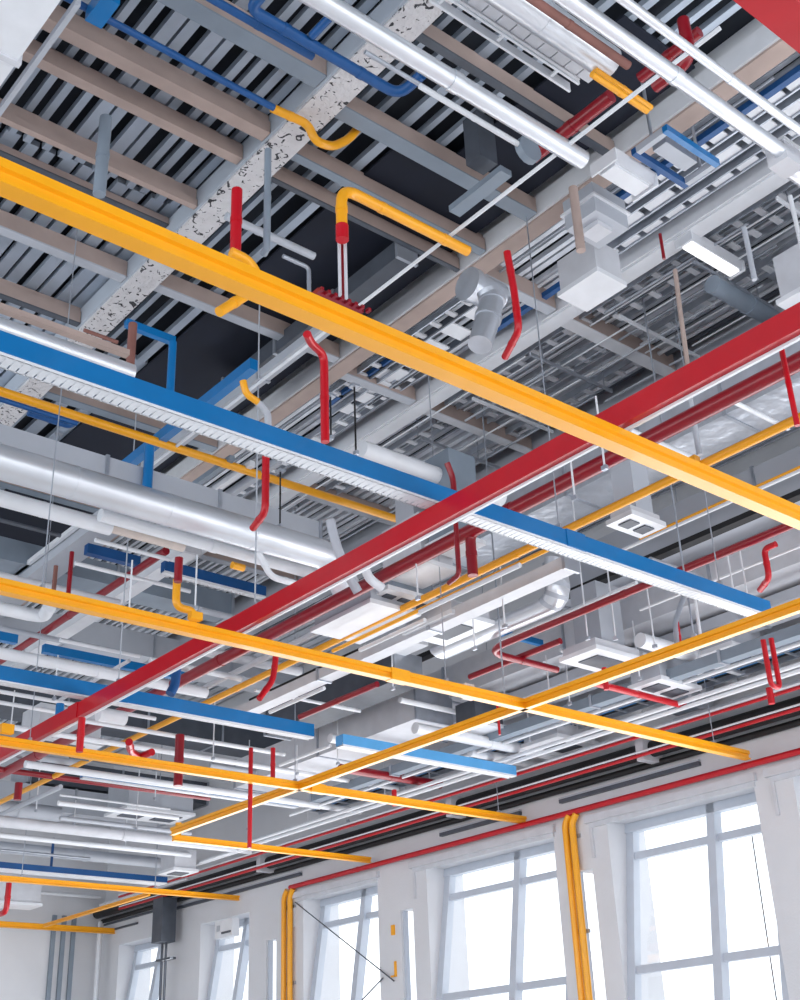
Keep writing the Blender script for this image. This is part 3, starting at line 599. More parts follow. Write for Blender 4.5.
pipe(path(689, 392, 4.5, [('Z', 694, 456)]), 0, LGREY, 'hanger_strap', 'grey hanger dropping from the red channel to the yellow clip', 'hanger', r=.02, couplings=False)
pipe(path(660, 234, 5.6, [('Z', 659, 260)]), 0, DRED, 'red_rod', 'thin red rod under the plain white beam', 'hanger', r=.012, couplings=False)
# grey flexible drops on the right
pipe(path(684, 596, 3.9, [('y', 675, 622), ('y', 677, 645)]), 0, GALV, 'flexible_hose', 'grey flexible drop with a red tip below the blue channel', 'hose', r=.022)
pipe(path(695, 600, 3.9, [('Z', 698, 644)]), 0, WHITE, 'white_conduit', 'thin white drop right of the grey flexible one', 'pipe', r=.014)

# ------------------------------------------------------------------ ducts
round_duct(path(-30, 453, 4.0, [('B', 328, 563), ('y', 346, 588)]), 34, SILV, 'thick silver round duct across the left, bent down at its end', .95, fil=.3)
round_duct(path(-30, 490, 4.2, [('B', 112, 522)]), 16, WHITE, 'white pipe end tucked under the thick silver duct', 1.0)
pipe(path(100, 515, 4.15, [('B', 315, 572)]), 0, WHITE, 'white_pipe', 'white pipe along the lower edge of the thick silver duct', 'pipe', r=.05)
rduct('B', (-20, 435), (318, 540), 4.45, .18, .16, LGREY, 'rectangular_duct', 'pale rectangular duct above the thick silver duct', seam=.9)
round_duct(path(-30, 318, 4.1, [('B', 134, 367)]), 22, SILV, 'capped silver round duct above the blue channel at left', .45)
bar('B', (-10, 309), (133, 352), 4.3, .05, .04, TAUPE, 'duct_cover', 'taupe sheet lying over the capped silver duct', 'cover')
round_duct(path(-20, 492, 4.3, [('B', 183, 548)]), 11, BEIGE, 'beige tube below the thick silver duct', 1.3)
t = MB(); 
pipe(path(-10, 606, 4.2, [('B', 30, 618), ('h', 44, 616), ('h', 50, 606)]), 0, WHITE, 'white_pipe', 'white pipe with an elbow at the left edge', 'pipe', r=.06)
pipe(path(258, 552, 3.9, [('y', 271, 577), ('B', 300, 584)]), 0, WHITE, 'white_pipe', 'white pipe kinking down under the thick silver duct', 'pipe', r=.025)
pipe(path(330, 520, 3.9, [('y', 336, 545), ('y', 348, 575), ('y', 358, 592)]), 0, LGREY, 'flexible_hose', 'grey hose hanging at the end of the thick silver duct', 'hose', r=.035)
pipe(path(362, 558, 3.7, [('y', 368, 578), ('y', 382, 588)]), 0, WHITE, 'white_pipe', 'white curved pipe right of the silver duct end', 'pipe', r=.035)
round_duct(path(362, 449, 4.8, [('B', 500, 502)]), 18, WHITE, 'white round duct behind the blue and red crossing', .9)
# left: white beams under the silver duct
rduct('A', (20, 655), (190, 552), 4.9, .16, .12, WHITE, 'white_trunking', 'white trunking beside the dark red pipe at left', 'trunking', seam=2.0)
rduct('A', (-40, 632), (112, 508), 5.3, .28, .16, LGREY, 'rectangular_duct', 'pale grey duct going up behind the silver duct at left', seam=2.2)
bar('A', (-10, 597), (72, 525), 5.4, .04, .05, WHITE, 'white_rail', 'thin white rail beside the dark gap at left', 'rail')
# bundles of cross pipes, lower left
cross = [
 ((-20, 649), (205, 698), 3.9, .055, WHITE, 'white pipe above the lower left blue channel'),
 ((-20, 570), (120, 600), 4.6, .03, OFFW, 'thin pale pipe behind the mid-picture yellow channel'),
 ((95, 540), (170, 556), 4.6, .02, WHITE, 'thin white conduit above the blue bar at left'),
 ((75, 563), (190, 592), 4.6, .02, WHITE, 'thin white conduit under the blue bar at left'),
 ((-20, 688), (155, 721), 3.7, .02, WHITE, 'thin white conduit just under the lower left blue channel'),
 ((-20, 699), (58, 714), 3.7, .02, WHITE, 'short thin white conduit at the left edge'),
 ((-20, 722), (398, 789), 3.7, .03, WHITE, 'long white pipe behind the third yellow channel'),
 ((80, 720), (285, 752), 3.8, .025, WHITE, 'white pipe ending at the two red uprights'),
 ((98, 714), (125, 718), 3.6, .07, WHITE, 'stubby white canister under the blue channel'),
 ((60, 640), (140, 655), 4.3, .02, WHITE, 'thin white conduit over the blue bar'),
 ((70, 606), (180, 632), 4.4, .03, OFFW, 'pale pipe beneath the mid-picture yellow channel at left'),
 ((25, 764), (360, 813), 3.6, .04, WHITE, 'long white pipe along the blue bar at lower left'),
 ((58, 803), (178, 820), 3.6, .03, WHITE, 'white pipe ending at the yellow corner post'),
 ((60, 818), (190, 838), 3.6, .03, LGREY, 'grey pipe below the one ending at the yellow corner post'),
 ((-20, 819), (250, 850), 3.5, .07, OFFW, 'thick pale pipe across the lower left'),
 ((-20, 833), (190, 858), 3.5, .035, WHITE, 'white pipe under the thick pale pipe'),
 ((-20, 845), (180, 866), 3.7, .08, LGREY, 'thick grey pipe above the far blue channel'),
 ((20, 891), (100, 899), 3.6, .03, WHITE, 'thin white pipe in front of the back wall'),
 ((-20, 805), (60, 812), 3.9, .1, LGREY, 'fat grey pipe at the lower left edge'),
 ((330, 705), (355, 709), 3.8, .02, WHITE, 'tiny white conduit over the white duct'),
 ((415, 728), (560, 762), 3.6, .06, WHITE, 'upper thick white pipe right of the sky blue channel'),
 ((470, 752), (550, 770), 3.6, .05, WHITE, 'lower thick white pipe right of the sky blue channel'),
 ((330, 738), (480, 768), 3.7, .05, WHITE, 'white pipe above the sky blue channel'),
 ((640, 640), (745, 672), 3.8, .07, WHITE, 'thick white pipe below the diagonal yellow channel, right'),
 ((640, 655), (735, 680), 3.8, .04, WHITE, 'thin white pipe under the thick one, right'),
 ((200, 650), (300, 672), 4.2, .05, OFFW, 'pale pipe between red channel and mid yellow channel'),
 ((150, 660), (240, 682), 4.0, .03, WHITE, 'white pipe left of the yellow conduit'),
]
for p0, p1, z, r_, m, lb in cross:
    pipe(path(*p0, z, [('B', *p1)]), 0, m, 'cross_pipe', lb, 'pipe', r=r_)
# diffuse grey ducts in the lower left background
for p0, p1, z, w_, h_, m, lb in [
 ((-20, 620), (300, 690), 5.2, .5, .3, LGREY, 'wide pale duct behind the red channel at left'),
 ((-20, 700), (330, 760), 4.9, .6, .3, DGREY, 'wide dark grey duct behind the white cross pipes'),
 ((30, 780), (330, 822), 4.6, .6, .35, DGREY, 'dark grey duct above the yellow corner post'),
 ((-20, 800), (160, 826), 4.2, .5, .35, LGREY, 'pale duct above the far blue channel'),
 ((-20, 560), (240, 610), 5.4, .35, .25, GREY, 'grey duct in the shade under the silver duct')]:
    rduct('B', p0, p1, z, w_, h_, m, 'rectangular_duct', lb, seam=1.1)
# right: the big ducts running along the room
rduct('A', (560, 605), (830, 468), 4.5, .95, .4, LGREY, 'rectangular_duct', 'large smooth grey duct below the long yellow conduit at right', seam=1.9, ext=(1, 0))
rduct('A', (440, 560), (830, 360), 4.9, .55, .4, FOIL, 'foil_duct', 'foil-wrapped duct between the two red lines at right', seam=.8, ext=(1, 0))
rduct('A', (400, 662), (830, 488), 4.4, .1, .05, BLACK, 'gap_shade_strip', 'black strip painting the shaded gap along the large smooth duct', 'painted shade', seam=9)  # black strip stands in for the shade of the gap beside the duct
rduct('A', (350, 740), (830, 545), 4.1, .9, .36, OFFW, 'rectangular_duct', 'pale duct with hanging wires behind the zigzag red pipe', seam=1.6, ext=(1, 0))
rduct('A', (250, 790), (400, 715), 3.8, .5, .35, OFFW, 'white_duct', 'white boxy duct behind the end of the lower left blue channel', seam=1.4)
rduct('A', (265, 735), (395, 680), 4.0, .35, .3, DGREY, 'rectangular_duct', 'dark grey duct above the white boxy duct', seam=1.4)
rduct('A', (230, 722), (560, 566), 3.8, .15, .1, OFFW, 'white_trunking', 'white trunking under the long yellow conduit at centre', 'trunking', seam=1.6)
rduct('A', (410, 735), (830, 590), 3.97, .45, .1, LGREY, 'rectangular_duct', 'grey duct above the diagonal yellow channel', seam=1.5, ext=(.5, 0))
rduct('A', (300, 800), (830, 632), 3.6, .12, .1, GREY, 'grey_trunking', 'slim grey trunking below the diagonal yellow channel', 'trunking', seam=1.5, ext=(.5, 0))
for k, (p0, p1, z, lb) in enumerate((
  ((290, 815), (830, 650), 3.6, 'uppermost white conduit along the window side'),
  ((240, 845), (830, 668), 3.5, 'second white conduit along the window side'),
  ((200, 862), (830, 680), 3.46, 'third white conduit along the window side'))):
    pipe(path(*p0, z, [('A', *p1)]), 0, WHITE, 'long_conduit', lb, 'pipe', r=.022 if k else .02)
ladder('A', (300, 812), (830, 640), 3.72, .25, 'cable ladder running above the window side conduits', GALV, step=.3, cables=3)
more = [
 ('A', (560, 757), (830, 676), 3.52, .02, WHITE, 'white conduit just above the nearest yellow channel end'),
 ('A', (675, 722), (830, 690), 3.5, .035, OFFW, 'fat pale conduit under the red stub at right'),
 ('A', (400, 793), (600, 738), 3.52, .018, WHITE, 'white conduit above the black insulated duct at bottom centre'),
 ('A', (535, 700), (640, 668), 3.7, .03, WHITE, 'white pipe over the crossing of the yellow channels'),
 ('A', (420, 612), (520, 565), 3.7, .02, WHITE, 'white conduit beneath the dark red elbow'),
 ('A', (500, 640), (640, 590), 4.0, .02, WHITE, 'white conduit left of the diffuser plate'),
 ('A', (600, 560), (830, 470), 4.3, .015, WHITE, 'thin white conduit along the large smooth duct'),
 ('A', (640, 610), (830, 545), 4.0, .012, WHITE, 'thin white conduit behind the zigzag red pipe'),
 ('A', (560, 480), (830, 352), 4.5, .015, WHITE, 'thin white conduit between red channel and thick dark red pipe'),
 ('A', (520, 560), (830, 408), 4.6, .014, DGREY, 'thin dark cable above the long yellow conduit'),
 ('A', (580, 522), (830, 398), 4.7, .02, WHITE, 'white conduit over the foil-wrapped duct'),
 ('A', (360, 650), (425, 620), 3.8, .02, WHITE, 'short white conduit on the flat air box at centre'),
 ('A', (200, 690), (330, 632), 4.1, .03, OFFW, 'pale pipe right of the red channel'),
 ('A', (225, 640), (340, 590), 4.2, .02, WHITE, 'white conduit behind the thick dark red pipe'),
 ('A', (250, 700), (390, 640), 4.0, .015, BLACK, 'thin black cable above the long yellow conduit, left'),
 ('A', (270, 712), (325, 690), 3.7, .02, WHITE, 'bright conduit on the dark duct left of centre'),
 ('A', (280, 765), (330, 745), 3.7, .02, WHITE, 'short white conduit under the white boxy duct'),
 ('A', (60, 700), (130, 662), 4.2, .02, OFFW, 'pale conduit crossing under the lower left blue channel'),
 ('A', (0, 815), (60, 785), 3.7, .03, LGREY, 'grey pipe rising at the lower left edge'),
 ('A', (180, 870), (260, 845), 3.45, .02, WHITE, 'white conduit left of the tall thin red upright'),
 ('A', (100, 905), (185, 872), 3.4, .02, OFFW, 'pale conduit ending at the far junction unit'),
 ('B', (0, 628), (140, 655), 4.7, .03, LGREY, 'grey pipe crossing behind the dark red pipe at left'),
 ('B', (200, 610), (260, 622), 4.4, .03, LGREY, 'grey pipe behind the cranked yellow drop'),
 ('B', (255, 690), (360, 712), 3.9, .018, WHITE, 'thin white conduit over the end of the blue channel'),
 ('B', (180, 712), (270, 728), 3.9, .018, WHITE, 'thin white conduit under the curved blue drop'),
 ('B', (210, 765), (300, 780), 3.9, .03, LGREY, 'grey pipe between the red uprights'),
 ('B', (70, 756), (230, 782), 3.9, .03, DGREY, 'dark pipe under the third yellow channel'),
 ('B', (0, 752), (80, 765), 4.0, .04, LGREY, 'grey pipe below the third yellow channel at left'),
 ('B', (190, 790), (320, 808), 3.7, .02, WHITE, 'white conduit right of the yellow corner post'),
 ('B', (60, 795), (170, 810), 3.9, .015, WHITE, 'thin white conduit over the grey unit'),
 ('B', (90, 835), (230, 852), 3.6, .02, WHITE, 'white conduit under the thick pale pipe at right'),
 ('B', (0, 850), (90, 858), 3.5, .02, GALV, 'grey conduit above the far blue channel at left'),
 ('B', (400, 700), (470, 715), 3.9, .03, WHITE, 'white pipe behind the diagonal channel at centre'),
 ('B', (280, 650), (330, 662), 4.2, .02, WHITE, 'white conduit left of the curved red pipe'),
 ('B', (560, 650), (620, 665), 4.0, .02, WHITE, 'white conduit on top of the diffuser plate'),
 ('B', (650, 560), (760, 597), 4.3, .03, LGREY, 'grey pipe behind the long blue channel at right'),
 ('B', (700, 470), (790, 502), 4.4, .03, LGREY, 'grey pipe on the large smooth duct'),
 ('B', (560, 540), (640, 565), 4.3, .03, OFFW, 'pale pipe above the long blue channel'),
 ('B', (0, 520), (60, 537), 5.0, .02, DGREY, 'dark conduit in the dark gap at the left edge'),
 ('B', (630, 430), (700, 458), 4.7, .02, WHITE, 'white conduit crossing the foil-wrapped duct'),
 ('B', (720, 395), (790, 425), 4.7, .02, WHITE, 'white conduit on the foil-wrapped duct near the right edge'),
]
for ax, p0, p1, z, r_, m, lb in more: pipe(path(*p0, z, [(ax, *p1)]), 0, m, 'thin_conduit' if r_ < .025 else 'service_pipe', lb, 'pipe', r=r_)
# flat ribbed duct bend
pts = path(440, 652, 3.9, [('A', 556, 592), ('Z', 556, 560)])
t = thing('bent_duct', 'white ribbed flat duct curving down right of centre', 'duct', pts[0])
MB().tube(pts, .13, 20, fil=.3, sx=1.0, sy=.5).build('duct_body', SILV, t)
fl = fillet([Vector(p) for p in pts], .3, 6)
for k in range(2, len(fl) - 2, 2): MB().tube([fl[k], fl[k + 1]], .134, 20, sx=1.0, sy=.5).build('rib', LGREY, t)
# foil wrapped joints near the pink-bottomed beam
def lump(pts, r, m, label, name='wrapped_joint'):
    t = thing(name, label, 'duct', pts[0]); mb = MB()
    for i in range(len(pts) - 1): pass
    mb.tube(pts, r, 18, fil=r * 1.2); o = mb.build('wrap', m, t)
    for i, p in enumerate(pts[1:-1] if len(pts) > 2 else pts[:1]):
        MB().ring(p, pts[min(i + 2, len(pts) - 1)] - pts[i], r * 1.12, r * .5, 18).build('band', m, t)
lump(path(488, 290, 5.4, [('y', 492, 300), ('y', 488, 318), ('y', 480, 345)]), .09, FOIL, 'foil-wrapped duct joint beside the curved red pipe')
lump(path(470, 285, 5.6, [('B', 500, 295)]), .12, FOIL, 'foil-wrapped stub above the curved red pipe')
a = at(585, 215, 5.6)
t = thing('air_box', 'glassy grey air box below the pink-bottomed beam', 'box', a)
MB().box(a.x - .08, a.x + .26, a.y - .16, a.y + .12, 5.5, 5.75).build('box_body', LGREY, t); MB().box(a.x - .1, a.x + .28, a.y - .18, a.y + .14, 5.62, 5.64).build('flange', WHITE, t); MB().box(a.x, a.x + .15, a.y - .1, a.y + .05, 5.46, 5.5).build('collar', OFFW, t)
a = at(585, 280, 5.5)
t = thing('air_box', 'open white box at the crossing of joist and plain white beam', 'box', a)
MB().box(a.x - .1, a.x + .18, a.y - .2, a.y + .16, 5.42, 5.72).build('box_body', OFFW, t); MB().box(a.x - .12, a.x + .2, a.y - .22, a.y + .18, 5.40, 5.44).build('rim', WHITE, t)

# ------------------------------------------------------------------ air boxes and diffusers
def airbox(px, py, z, w_, d_, h_, m, label, holes=0, neck=None, name='air_box', lip=True):
    P = at(px, py, z)
    t = thing(name, label, 'box', P)
    bd = MB().box(P.x - w_ / 2, P.x + w_ / 2, P.y - d_ / 2, P.y + d_ / 2, z, z + h_).build('box_body', m, t); lp = None
    if lip: lp = MB().box(P.x - w_ / 2 - .03, P.x + w_ / 2 + .03, P.y - d_ / 2 - .03, P.y + d_ / 2 + .03, z - .02, z + .02).build('lip', WHITE, t)
    for k in range(holes):
        x = P.x - w_ / 2 + w_ * (k + .5) / holes
        MB().box(x - w_ / holes * .32, x + w_ / holes * .32, P.y - d_ * .3, P.y + d_ * .3, z - .03, z - .018).build('vent_opening', DGREY, lp or bd)
    if neck: MB().box(P.x - neck, P.x + neck, P.y - neck, P.y + neck, z + h_, z + h_ + .6).build('neck', LGREY, t)
airbox(365, 622, 3.9, .5, .8, .25, LGREY, 'flat white air box under the red channel at centre', 0)
airbox(418, 575, 4.1, .35, .5, .45, OFFW, 'bright-bottomed air box left of the dark red elbow', 0, .12)
airbox(455, 545, 4.2, .3, .3, .8, GREY, 'tall grey box behind the dark red elbow', 0)
airbox(636, 524, 4.0, .34, .2, .08, OFFW, 'white air box with two dark openings below the yellow conduit', 2, .1)
airbox(602, 660, 3.7, .6, .4, .1, OFFW, 'white diffuser plate beside the tight red bend', 1, .16)
airbox(448, 628, 3.85, .45, .6, .12, OFFW, 'white diffuser under the trunking at centre', 1)
airbox(400, 600, 4.0, .5, .3, .2, GREY, 'grey framed box between red channel and yellow conduit', 3)
airbox(665, 688, 3.6, .55, .35, .35, LGREY, 'grey fan unit above the windows at right', 2)
airbox(560, 745, 3.6, .6, .5, .3, OFFW, 'white fan unit above the nearest yellow post', 1)
airbox(60, 745, 4.2, .8, .5, .4, OFFW, 'white unit behind the third yellow channel at left', 1)
airbox(150, 815, 3.9, 1.0, .6, .4, LGREY, 'grey unit left of the yellow corner post', 2)
airbox(178, 872, 3.3, .35, .4, .28, OFFW, 'white junction unit at the end of the far blue channel', 1)
airbox(10, 905, 3.2, .8, .4, .35, OFFW, 'white cabinet unit at the lower left edge', 0)
airbox(480, 728, 3.7, .4, .3, .25, DGREY, 'dark unit above the sky blue channel end', 0)
airbox(730, 655, 3.8, .5, .4, .25, LGREY, 'grey unit left of the red U-shaped pipe', 1)
airbox(395, 628 + 20, 4.3, .35, .5, .5, LGREY, 'upright pale box above the mid yellow channel', 0)
# round fan casing
P = at(700, 688, 3.8); t = thing('fan_casing', 'round grey fan casing above the windows', 'fan', P)
MB().tube([P, P + Vector((.0, .35, 0))], .2, 24).build('casing', GREY, t); MB().ring(P, (0, 1, 0), .22, .04, 24).build('rim', LGREY, t)
MB().tube([P + Vector((0, -.03, 0)), P + Vector((0, 0, 0))], .06, 12).build('hub', WHITE, t)

# ------------------------------------------------------------------ strip lamps
def lamp(px0, py0, px1, py1, z, label, lit=True, w_=.16):
    a = at(px0, py0, z); b = at(px1, py1, z); y = (a.y + b.y) / 2
    t = thing('strip_lamp', label, 'lamp', (a.x, y, z), None)
    MB().prism('B', [(y - w_ / 2, z + .1), (y - w_ / 2 * .7, z + .02), (y + w_ / 2 * .7, z + .02), (y + w_ / 2, z + .1)], a.x, b.x).build('housing', OFFW, t)
    MB().box(a.x + .03, b.x - .03, y - w_ * .28, y + w_ * .28, z, z + .02).build('diffuser', LAMP if lit else WHITE, t)
    for x in (a.x - .012, b.x): MB().box(x, x + .012, y - w_ / 2, y + w_ / 2, z, z + .1).build('end_cap', WHITE, t)
lamp(686, 244, 736, 276, 5.9, 'lit strip lamp in the bright ribbed bay, upper right')
lamp(606, 168, 644, 194, 5.5, 'short white strip lamp under the pink-bottomed beam', False, .22)
lamp(605, 700, 640, 708, 3.9, 'small strip lamp above the yellow channels crossing', True, .1)
# strips and ladders of the bright ribbed bays
k = 0
def bright(p0, p1, z, w_, step, rw, lb, m=None, rm=None, cables=0): ladder('A', p0, p1, z, w_, lb, m or GALV, rm or WHITE, step, rw, cables=cables)
bright((590, 212), (830, 60), 6.08, .13, .16, .12, 'pale slatted tray next to the pink-bottomed beam')
bright((590, 235), (830, 85), 6.06, .13, .3, .24, 'pale slatted tray in the middle of the slim bay')
bright((600, 250), (830, 112), 6.04, .1, .22, .16, 'pale slatted tray beside the plain white beam')
bright((340, 395), (480, 305), 6.04, .3, .3, .16, 'gridded tray with white squares left of the wrapped joint', DGREY)
bright((330, 415), (420, 355), 6.02, .16, .25, .16, 'pale slatted tray left of the red swan-neck')
for i, (x, ya_, yb_, z, lb) in enumerate((
   (6.95, 3.2, 7.4, 6.04, 'ladder tray hugging the plain white beam'), (7.15, 3.4, 5.5, 6.06, 'ladder tray left of the lit strip lamp'),
   (7.35, 5.8, 7.4, 6.02, 'ladder tray right of the taupe strap'), (7.6, 3.0, 5.5, 6.04, 'ladder tray right of the lit strip lamp'),
   (7.85, 5.8, 9.0, 6.06, 'ladder tray near the pale grey beam'), (7.1, 7.7, 9.5, 6.04, 'ladder tray above the red channel'),
   (5.95, 6.0, 8.0, 6.04, 'ladder tray above the crossing of blue and white duct'), (6.3, 7.0, 10.5, 6.04, 'ladder tray far along the slim bay'))):
    t = thing('cable_ladder', 'galvanised ' + lb, 'cable tray', (x, ya_, z))
    for u in (x, x + .15): MB().box(u, u + .012, ya_, yb_, z, z + .06).build('side_rail', GALV, t)
    q = ya_ + .04
    while q < yb_: MB().box(x + .013, x + .149, q, q + .05, z + .01, z + .03).build('rung', WHITE if i % 2 else OFFW, t); q += .2
for i, (x, ya_, yb_, z, r_, m, lb) in enumerate((
   (6.9, 3, 9, 6.1, .015, WHITE, 'thin white conduit along the plain white beam'), (7.3, 3, 9, 6.15, .012, WHITE, 'thin white conduit left in the wide bright bay'),
   (7.5, 3, 9, 6.15, .015, GALV, 'thin grey conduit in the wide bright bay'), (7.75, 3, 9, 6.1, .012, WHITE, 'thin white conduit right in the wide bright bay'),
   (8.0, 3, 9.5, 6.1, .02, OFFW, 'pale conduit nearest the pale grey beam'), (8.12, 3, 9.5, 6.15, .03, DGREY, 'dark pipe nearest the pale grey beam'),
   (6.0, 3, 12, 6.1, .012, GALV, 'thin grey conduit along the pink-bottomed beam'), (6.45, 3, 12, 6.15, .015, WHITE, 'thin white conduit in the slim bay'))):
    pipe([Vector((x, ya_, z)), Vector((x, yb_, z))], 0, m, 'bay_conduit', lb, 'pipe', r=r_)
for i in range(12):
    x = 6.88 + i * .112 + random.uniform(-.03, .03); ya_ = random.uniform(3.0, 4.5) if i % 3 else random.uniform(5.7, 6.5)
    pipe([Vector((x, ya_, 5.95 + .04 * (i % 3))), Vector((x, ya_ + random.uniform(1.2, 4.5), 5.95 + .04 * (i % 3)))], 0, (WHITE, GALV, WHITE, LGREY)[i % 4], 'bay_conduit', 'slim conduit in the wide bright bay, %s counted from the plain white beam' % (ORD + ['eleventh', 'twelfth'])[i], 'pipe', r=.008 + .004 * (i % 2), couplings=False)
for i in range(7):
    yq = 3.6 + i * .85
    t = thing('cross_rail', 'thin pale cross rail in the wide bright bay, %s from the top' % ORD[i], 'rail', (6.84, yq, 5.9)); MB().prism('B', [(yq, 5.9), (yq + .02, 5.9), (yq + .02, 5.93), (yq, 5.93)], 6.84 + .1 * (i % 3), 7.9 + .1 * (i % 3)).build('rail_body', GALV if i % 2 else WHITE, t)
    for xx in (7.0, 7.8): MB().tube([(xx, yq + .01, 5.93), (xx, yq + .01, ZS)], .006, 6).build('drop_wire', GALV, t)
# grey round pipe, right
pipe(path(712, 284, 5.7, [('B', 792, 318)]), 0, GREY, 'grey_pipe', 'fat grey pipe crossing the bright bay near the right edge', 'pipe', r=.075)
airbox(806, 300, 5.3, .25, .25, .4, OFFW, 'white box at the right edge above the red channel')
# dark void fittings
airbox(482, 165, 5.75, .16, .14, .4, DGREY, 'dark grey hanger post in the void', 0, name='hanger_post', lip=False)
bar('A', (450, 212), (500, 170), 5.6, .1, .05, GREY, 'grey_plate', 'slotted grey plate under the dark hanger post', 'bracket')
rduct('A', (225, 395), (395, 255), 5.9, .18, .16, DGREY, 'rectangular_duct', 'dark duct in the shadowed void above the gooseneck foot', seam=.8)
rduct('A', (140, 470), (330, 322), 5.6, .1, .08, LGREY, 'grey_trunking', 'pale trunking behind the short blue channel', 'trunking', seam=1)
for i, (p0, p1) in enumerate((((230, 460), (180, 495)), ((250, 465), (200, 500)), ((275, 462), (225, 500)))):
    bar('A', p0, p1, 5.0, .05, .05, (GREY, WHITE, LGREY)[i], 'short_rail', ['grey short rail by the small yellow crank', 'white short rail by the small yellow crank', 'pale short rail by the small yellow crank'][i], 'rail')
for i, (px, py, m, lb) in enumerate(((310, 640, GALV, 'centre left'), (268, 600, GALV, 'left of the silver duct end'))): pass
# small chains of hanger wires over ducts at right and left
TENS = {}
def WL(px):
    zone = 'at the left edge' if px < 60 else 'left of the red uprights' if px < 210 else 'near the red uprights' if px < 320 else 'left of centre' if px < 410 else 'at centre' if px < 520 else 'right of centre' if px < 620 else 'near the right edge'
    TENS[zone] = TENS.get(zone, 0) + 1
    return zone + ', %s from the left there' % ORD[TENS[zone] - 1]
def HL(py): return 'over the mid yellow channel' if py < 660 else 'below mid height' if py < 760 else 'low in the picture'
wires = [(418, 560, 600), (505, 560, 628), (263 + 130, 650, 690), (588, 500, 640), (616, 565, 640), (640, 620, 680), (655, 575, 648), (720, 555, 592), (735, 548, 600), (750, 545, 610), (570, 650, 705),
         (645, 690, 735), (670, 700, 745), (530, 690, 742), (338, 690, 765), (297, 745, 775), (213, 700, 760), (155, 750, 800), (36, 750, 812), (54, 655, 700), (10, 690, 735), (248, 740, 830), (385, 745, 800), (405, 770, 808), (348, 780, 822), (550, 655, 700),
         (129, 560, 612), (195, 555, 610), (136, 770, 830), (74, 800, 825), (308, 800, 828), (430, 735, 790), (475, 610, 650), (575, 410, 500), (605, 395, 470), (125, 800, 850)]
for i, (px, p0, p1) in enumerate(sorted(wires)):
    z = 3.55; b = at(px, p1, z); t_ = snap(b, 'Z', px, p0)
    rod(b.x, b.y, z, max(z + .3, t_.z), 'thin pale hanger wire ' + WL(px), 'hanger wires of the lower half', .007, WHITE, plate=False)
# black chain / fine black rods
for px, p0, p1, lb in ((331, 395, 440, 'thin black rod beside the red swan-neck'), (356, 385, 455, 'thin black rod right of the red swan-neck'), (280, 470, 528, 'thin black wire above the thick silver duct')):
    b = at(px, p1, 4.2); t_ = snap(b, 'Z', px, p0); rod(b.x, b.y, 4.2, t_.z, lb, None, .007, BLACK)

# ------------------------------------------------------------------ things on the window wall
def post(px, py, pyb, label, dx):
    P = at(px, py, x=XW - .06); 
    t = thing('yellow_post', label, 'pipe', (XW - .06, P.y, ZF))
    MB().tube([(XW - .06, P.y, ZF), (XW - .06, P.y, 2.86), (XW - .06, P.y - .08 * dx, 2.95)], .038, 14, fil=.06).build('pipe_run', YEL, t)
    for zz in (2.7, 1.7, .6): MB().box(XW - .02, XW, P.y - .06, P.y + .06, zz, zz + .04).build('wall_clip', GALV, t)
post(565, 824, 1000, 'left of the two yellow pipes running down the wall beside the nearest window', 1)
post(572, 824, 1000, 'right of the two yellow pipes running down the wall beside the nearest window', 1)
post(284, 890, 1000, 'left of the two yellow pipes running down beside the cable-crossed window', 1)
post(290, 890, 1000, 'right of the two yellow pipes running down beside the cable-crossed window', 1)
# crossed cables in front of window
P = at(295, 902, x=XW - .02); Q = at(394, 981, x=XW - .02)
pipe([P, Q], 0, DGREY, 'thin_cable', 'thin dark cable slanting down across the cable-crossed window', 'cable', r=.008, couplings=False)
P = at(362, 1000, x=XW - .02); Q = at(383, 978, x=XW - .02)
pipe([P, Q], 0, DGREY, 'thin_cable', 'short dark cable rising to the pier below the slanting one', 'cable', r=.008, couplings=False)
P = at(752, 836, x=XW + .25); Q = at(778, 1010, x=XW + .25)
pipe([P, Q], 0, DGREY, 'thin_cable', 'thin dark cable hanging in front of the nearest window', 'cable', r=.006, couplings=False)
P = at(393, 930, x=XW - .01); tag(MB().box(XW - .02, XW, P.y - .03, P.y + .03, P.z - .06, P.z + .06).build('yellow_mark', YEL), 'small upper yellow tag on the pier', 'tag')
mb = MB(); P = at(395, 963, x=XW - .01); mb.box(XW - .02, XW, P.y - .02, P.y + .01, P.z - .16, P.z + .02); mb.box(XW - .02, XW, P.y, P.y + .08, P.z - .16, P.z - .14)
tag(mb.build('yellow_hook', YEL), 'small yellow hook on the pier at the cable end', 'hook')
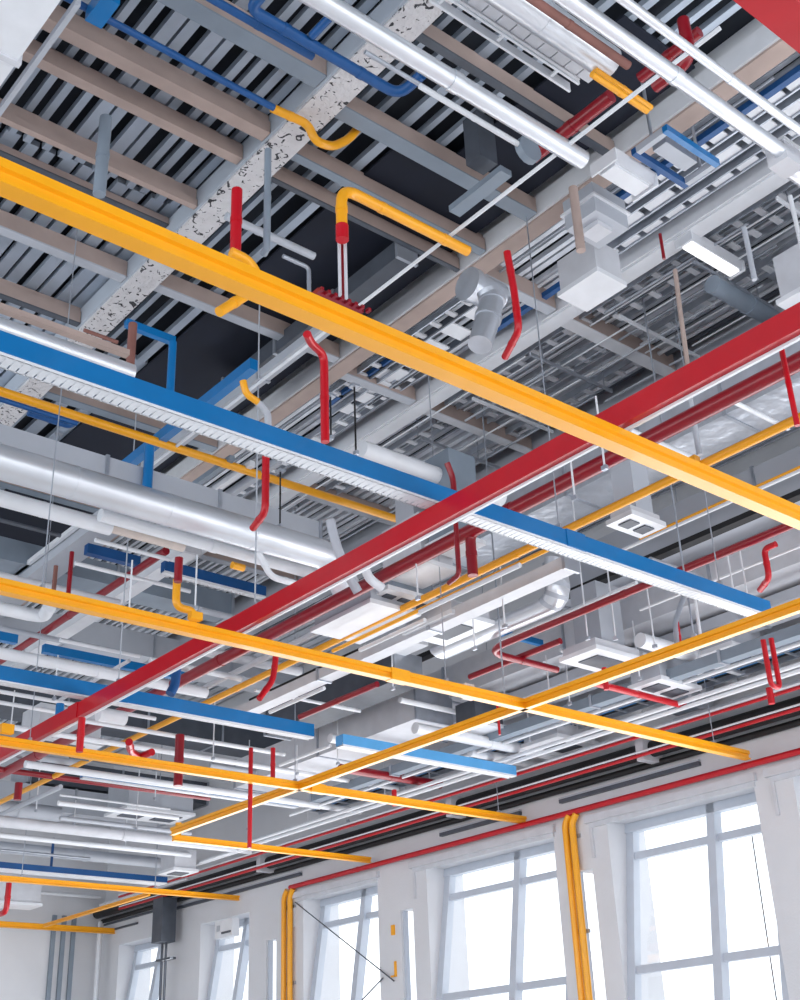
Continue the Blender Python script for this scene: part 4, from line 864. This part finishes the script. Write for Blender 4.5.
# far end: downpipe box, AC box, panels, stripes
P = at(168, 905, x=10.2)
t = thing('downpipe_box', 'dark grey duct box with two thin pipes at the far end of the window wall', 'duct', (10.2, P.y, ZF))
Q = at(168, 942, x=10.2)
MB().box(10.05, 10.3, P.y - .1, P.y + .2, Q.z, P.z + .1).build('box_body', DGREY, t)
for dy in (0, .12): MB().tube([(10.2, P.y + dy, ZF), (10.2, P.y + dy, Q.z)], .02, 10).build('thin_pipe', DGREY, t)
P = at(168, 960, x=10.2); MB().box(10.15, 10.25, P.y - .15, P.y + .3, P.z, P.z + .03).build('pipe_bracket', DGREY, t)
P = at(225, 918, x=XW - .1); t = thing('air_conditioner', 'white wall unit above the far window', 'air conditioner', P)
MB().box(XW - .12, XW, P.y - .24, P.y + .24, 2.5, 2.75).build('case', WHITE, t); MB().box(XW - .13, XW - .12, P.y - .2, P.y + .05, 2.55, 2.58).build('vent_slot', DGREY, t); MB().box(XW - .13, XW - .12, P.y + .1, P.y + .18, 2.6, 2.68).build('badge', LGREY, t)
for i, px in enumerate((52, 62, 72)):
    P = at(px, 950, y=YB - .03)
    tag(MB().box(P.x - .035, P.x + .035, YB - .05, YB, ZF, 3.3).build('wall_strip', GREY), ['left grey vertical strip on the back wall', 'middle grey vertical strip on the back wall', 'right grey vertical strip on the back wall'][i], 'strip')
P = at(97, 970, y=YB - .3)
tag(MB().tube([(P.x, YB - .3, ZF), (P.x, YB - .3, 3.2)], .035, 12).build('white_upright', WHITE), 'white upright pipe in the far corner of the room', 'pipe')
for i, (a_, b_) in enumerate(((18.9, 19.25), (19.35, 20.2))): pass
for i, (p0, p1) in enumerate((((104, 921), (160, 906)), ((104, 926), (160, 911)), ((115, 930), (137, 924)))):
    a = at(*p0, x=XW - .02); b = at(*p1, x=XW - .02)
    tag(MB().box(XW - .03, XW, b.y, a.y, a.z, a.z + .03).build('dark_rail', DGREY), ['upper dark line rail near the far corner', 'middle dark line rail near the far corner', 'lower short dark line rail near the far corner'][i], 'rail')

for o in list(bpy.data.objects):
    if '_o' in o.keys(): del o['_o']
dup = [l for l, g in LABELS.items() if len(g) > 1 and not all(g)]
print('objects', len(bpy.data.objects), 'dup labels', dup)
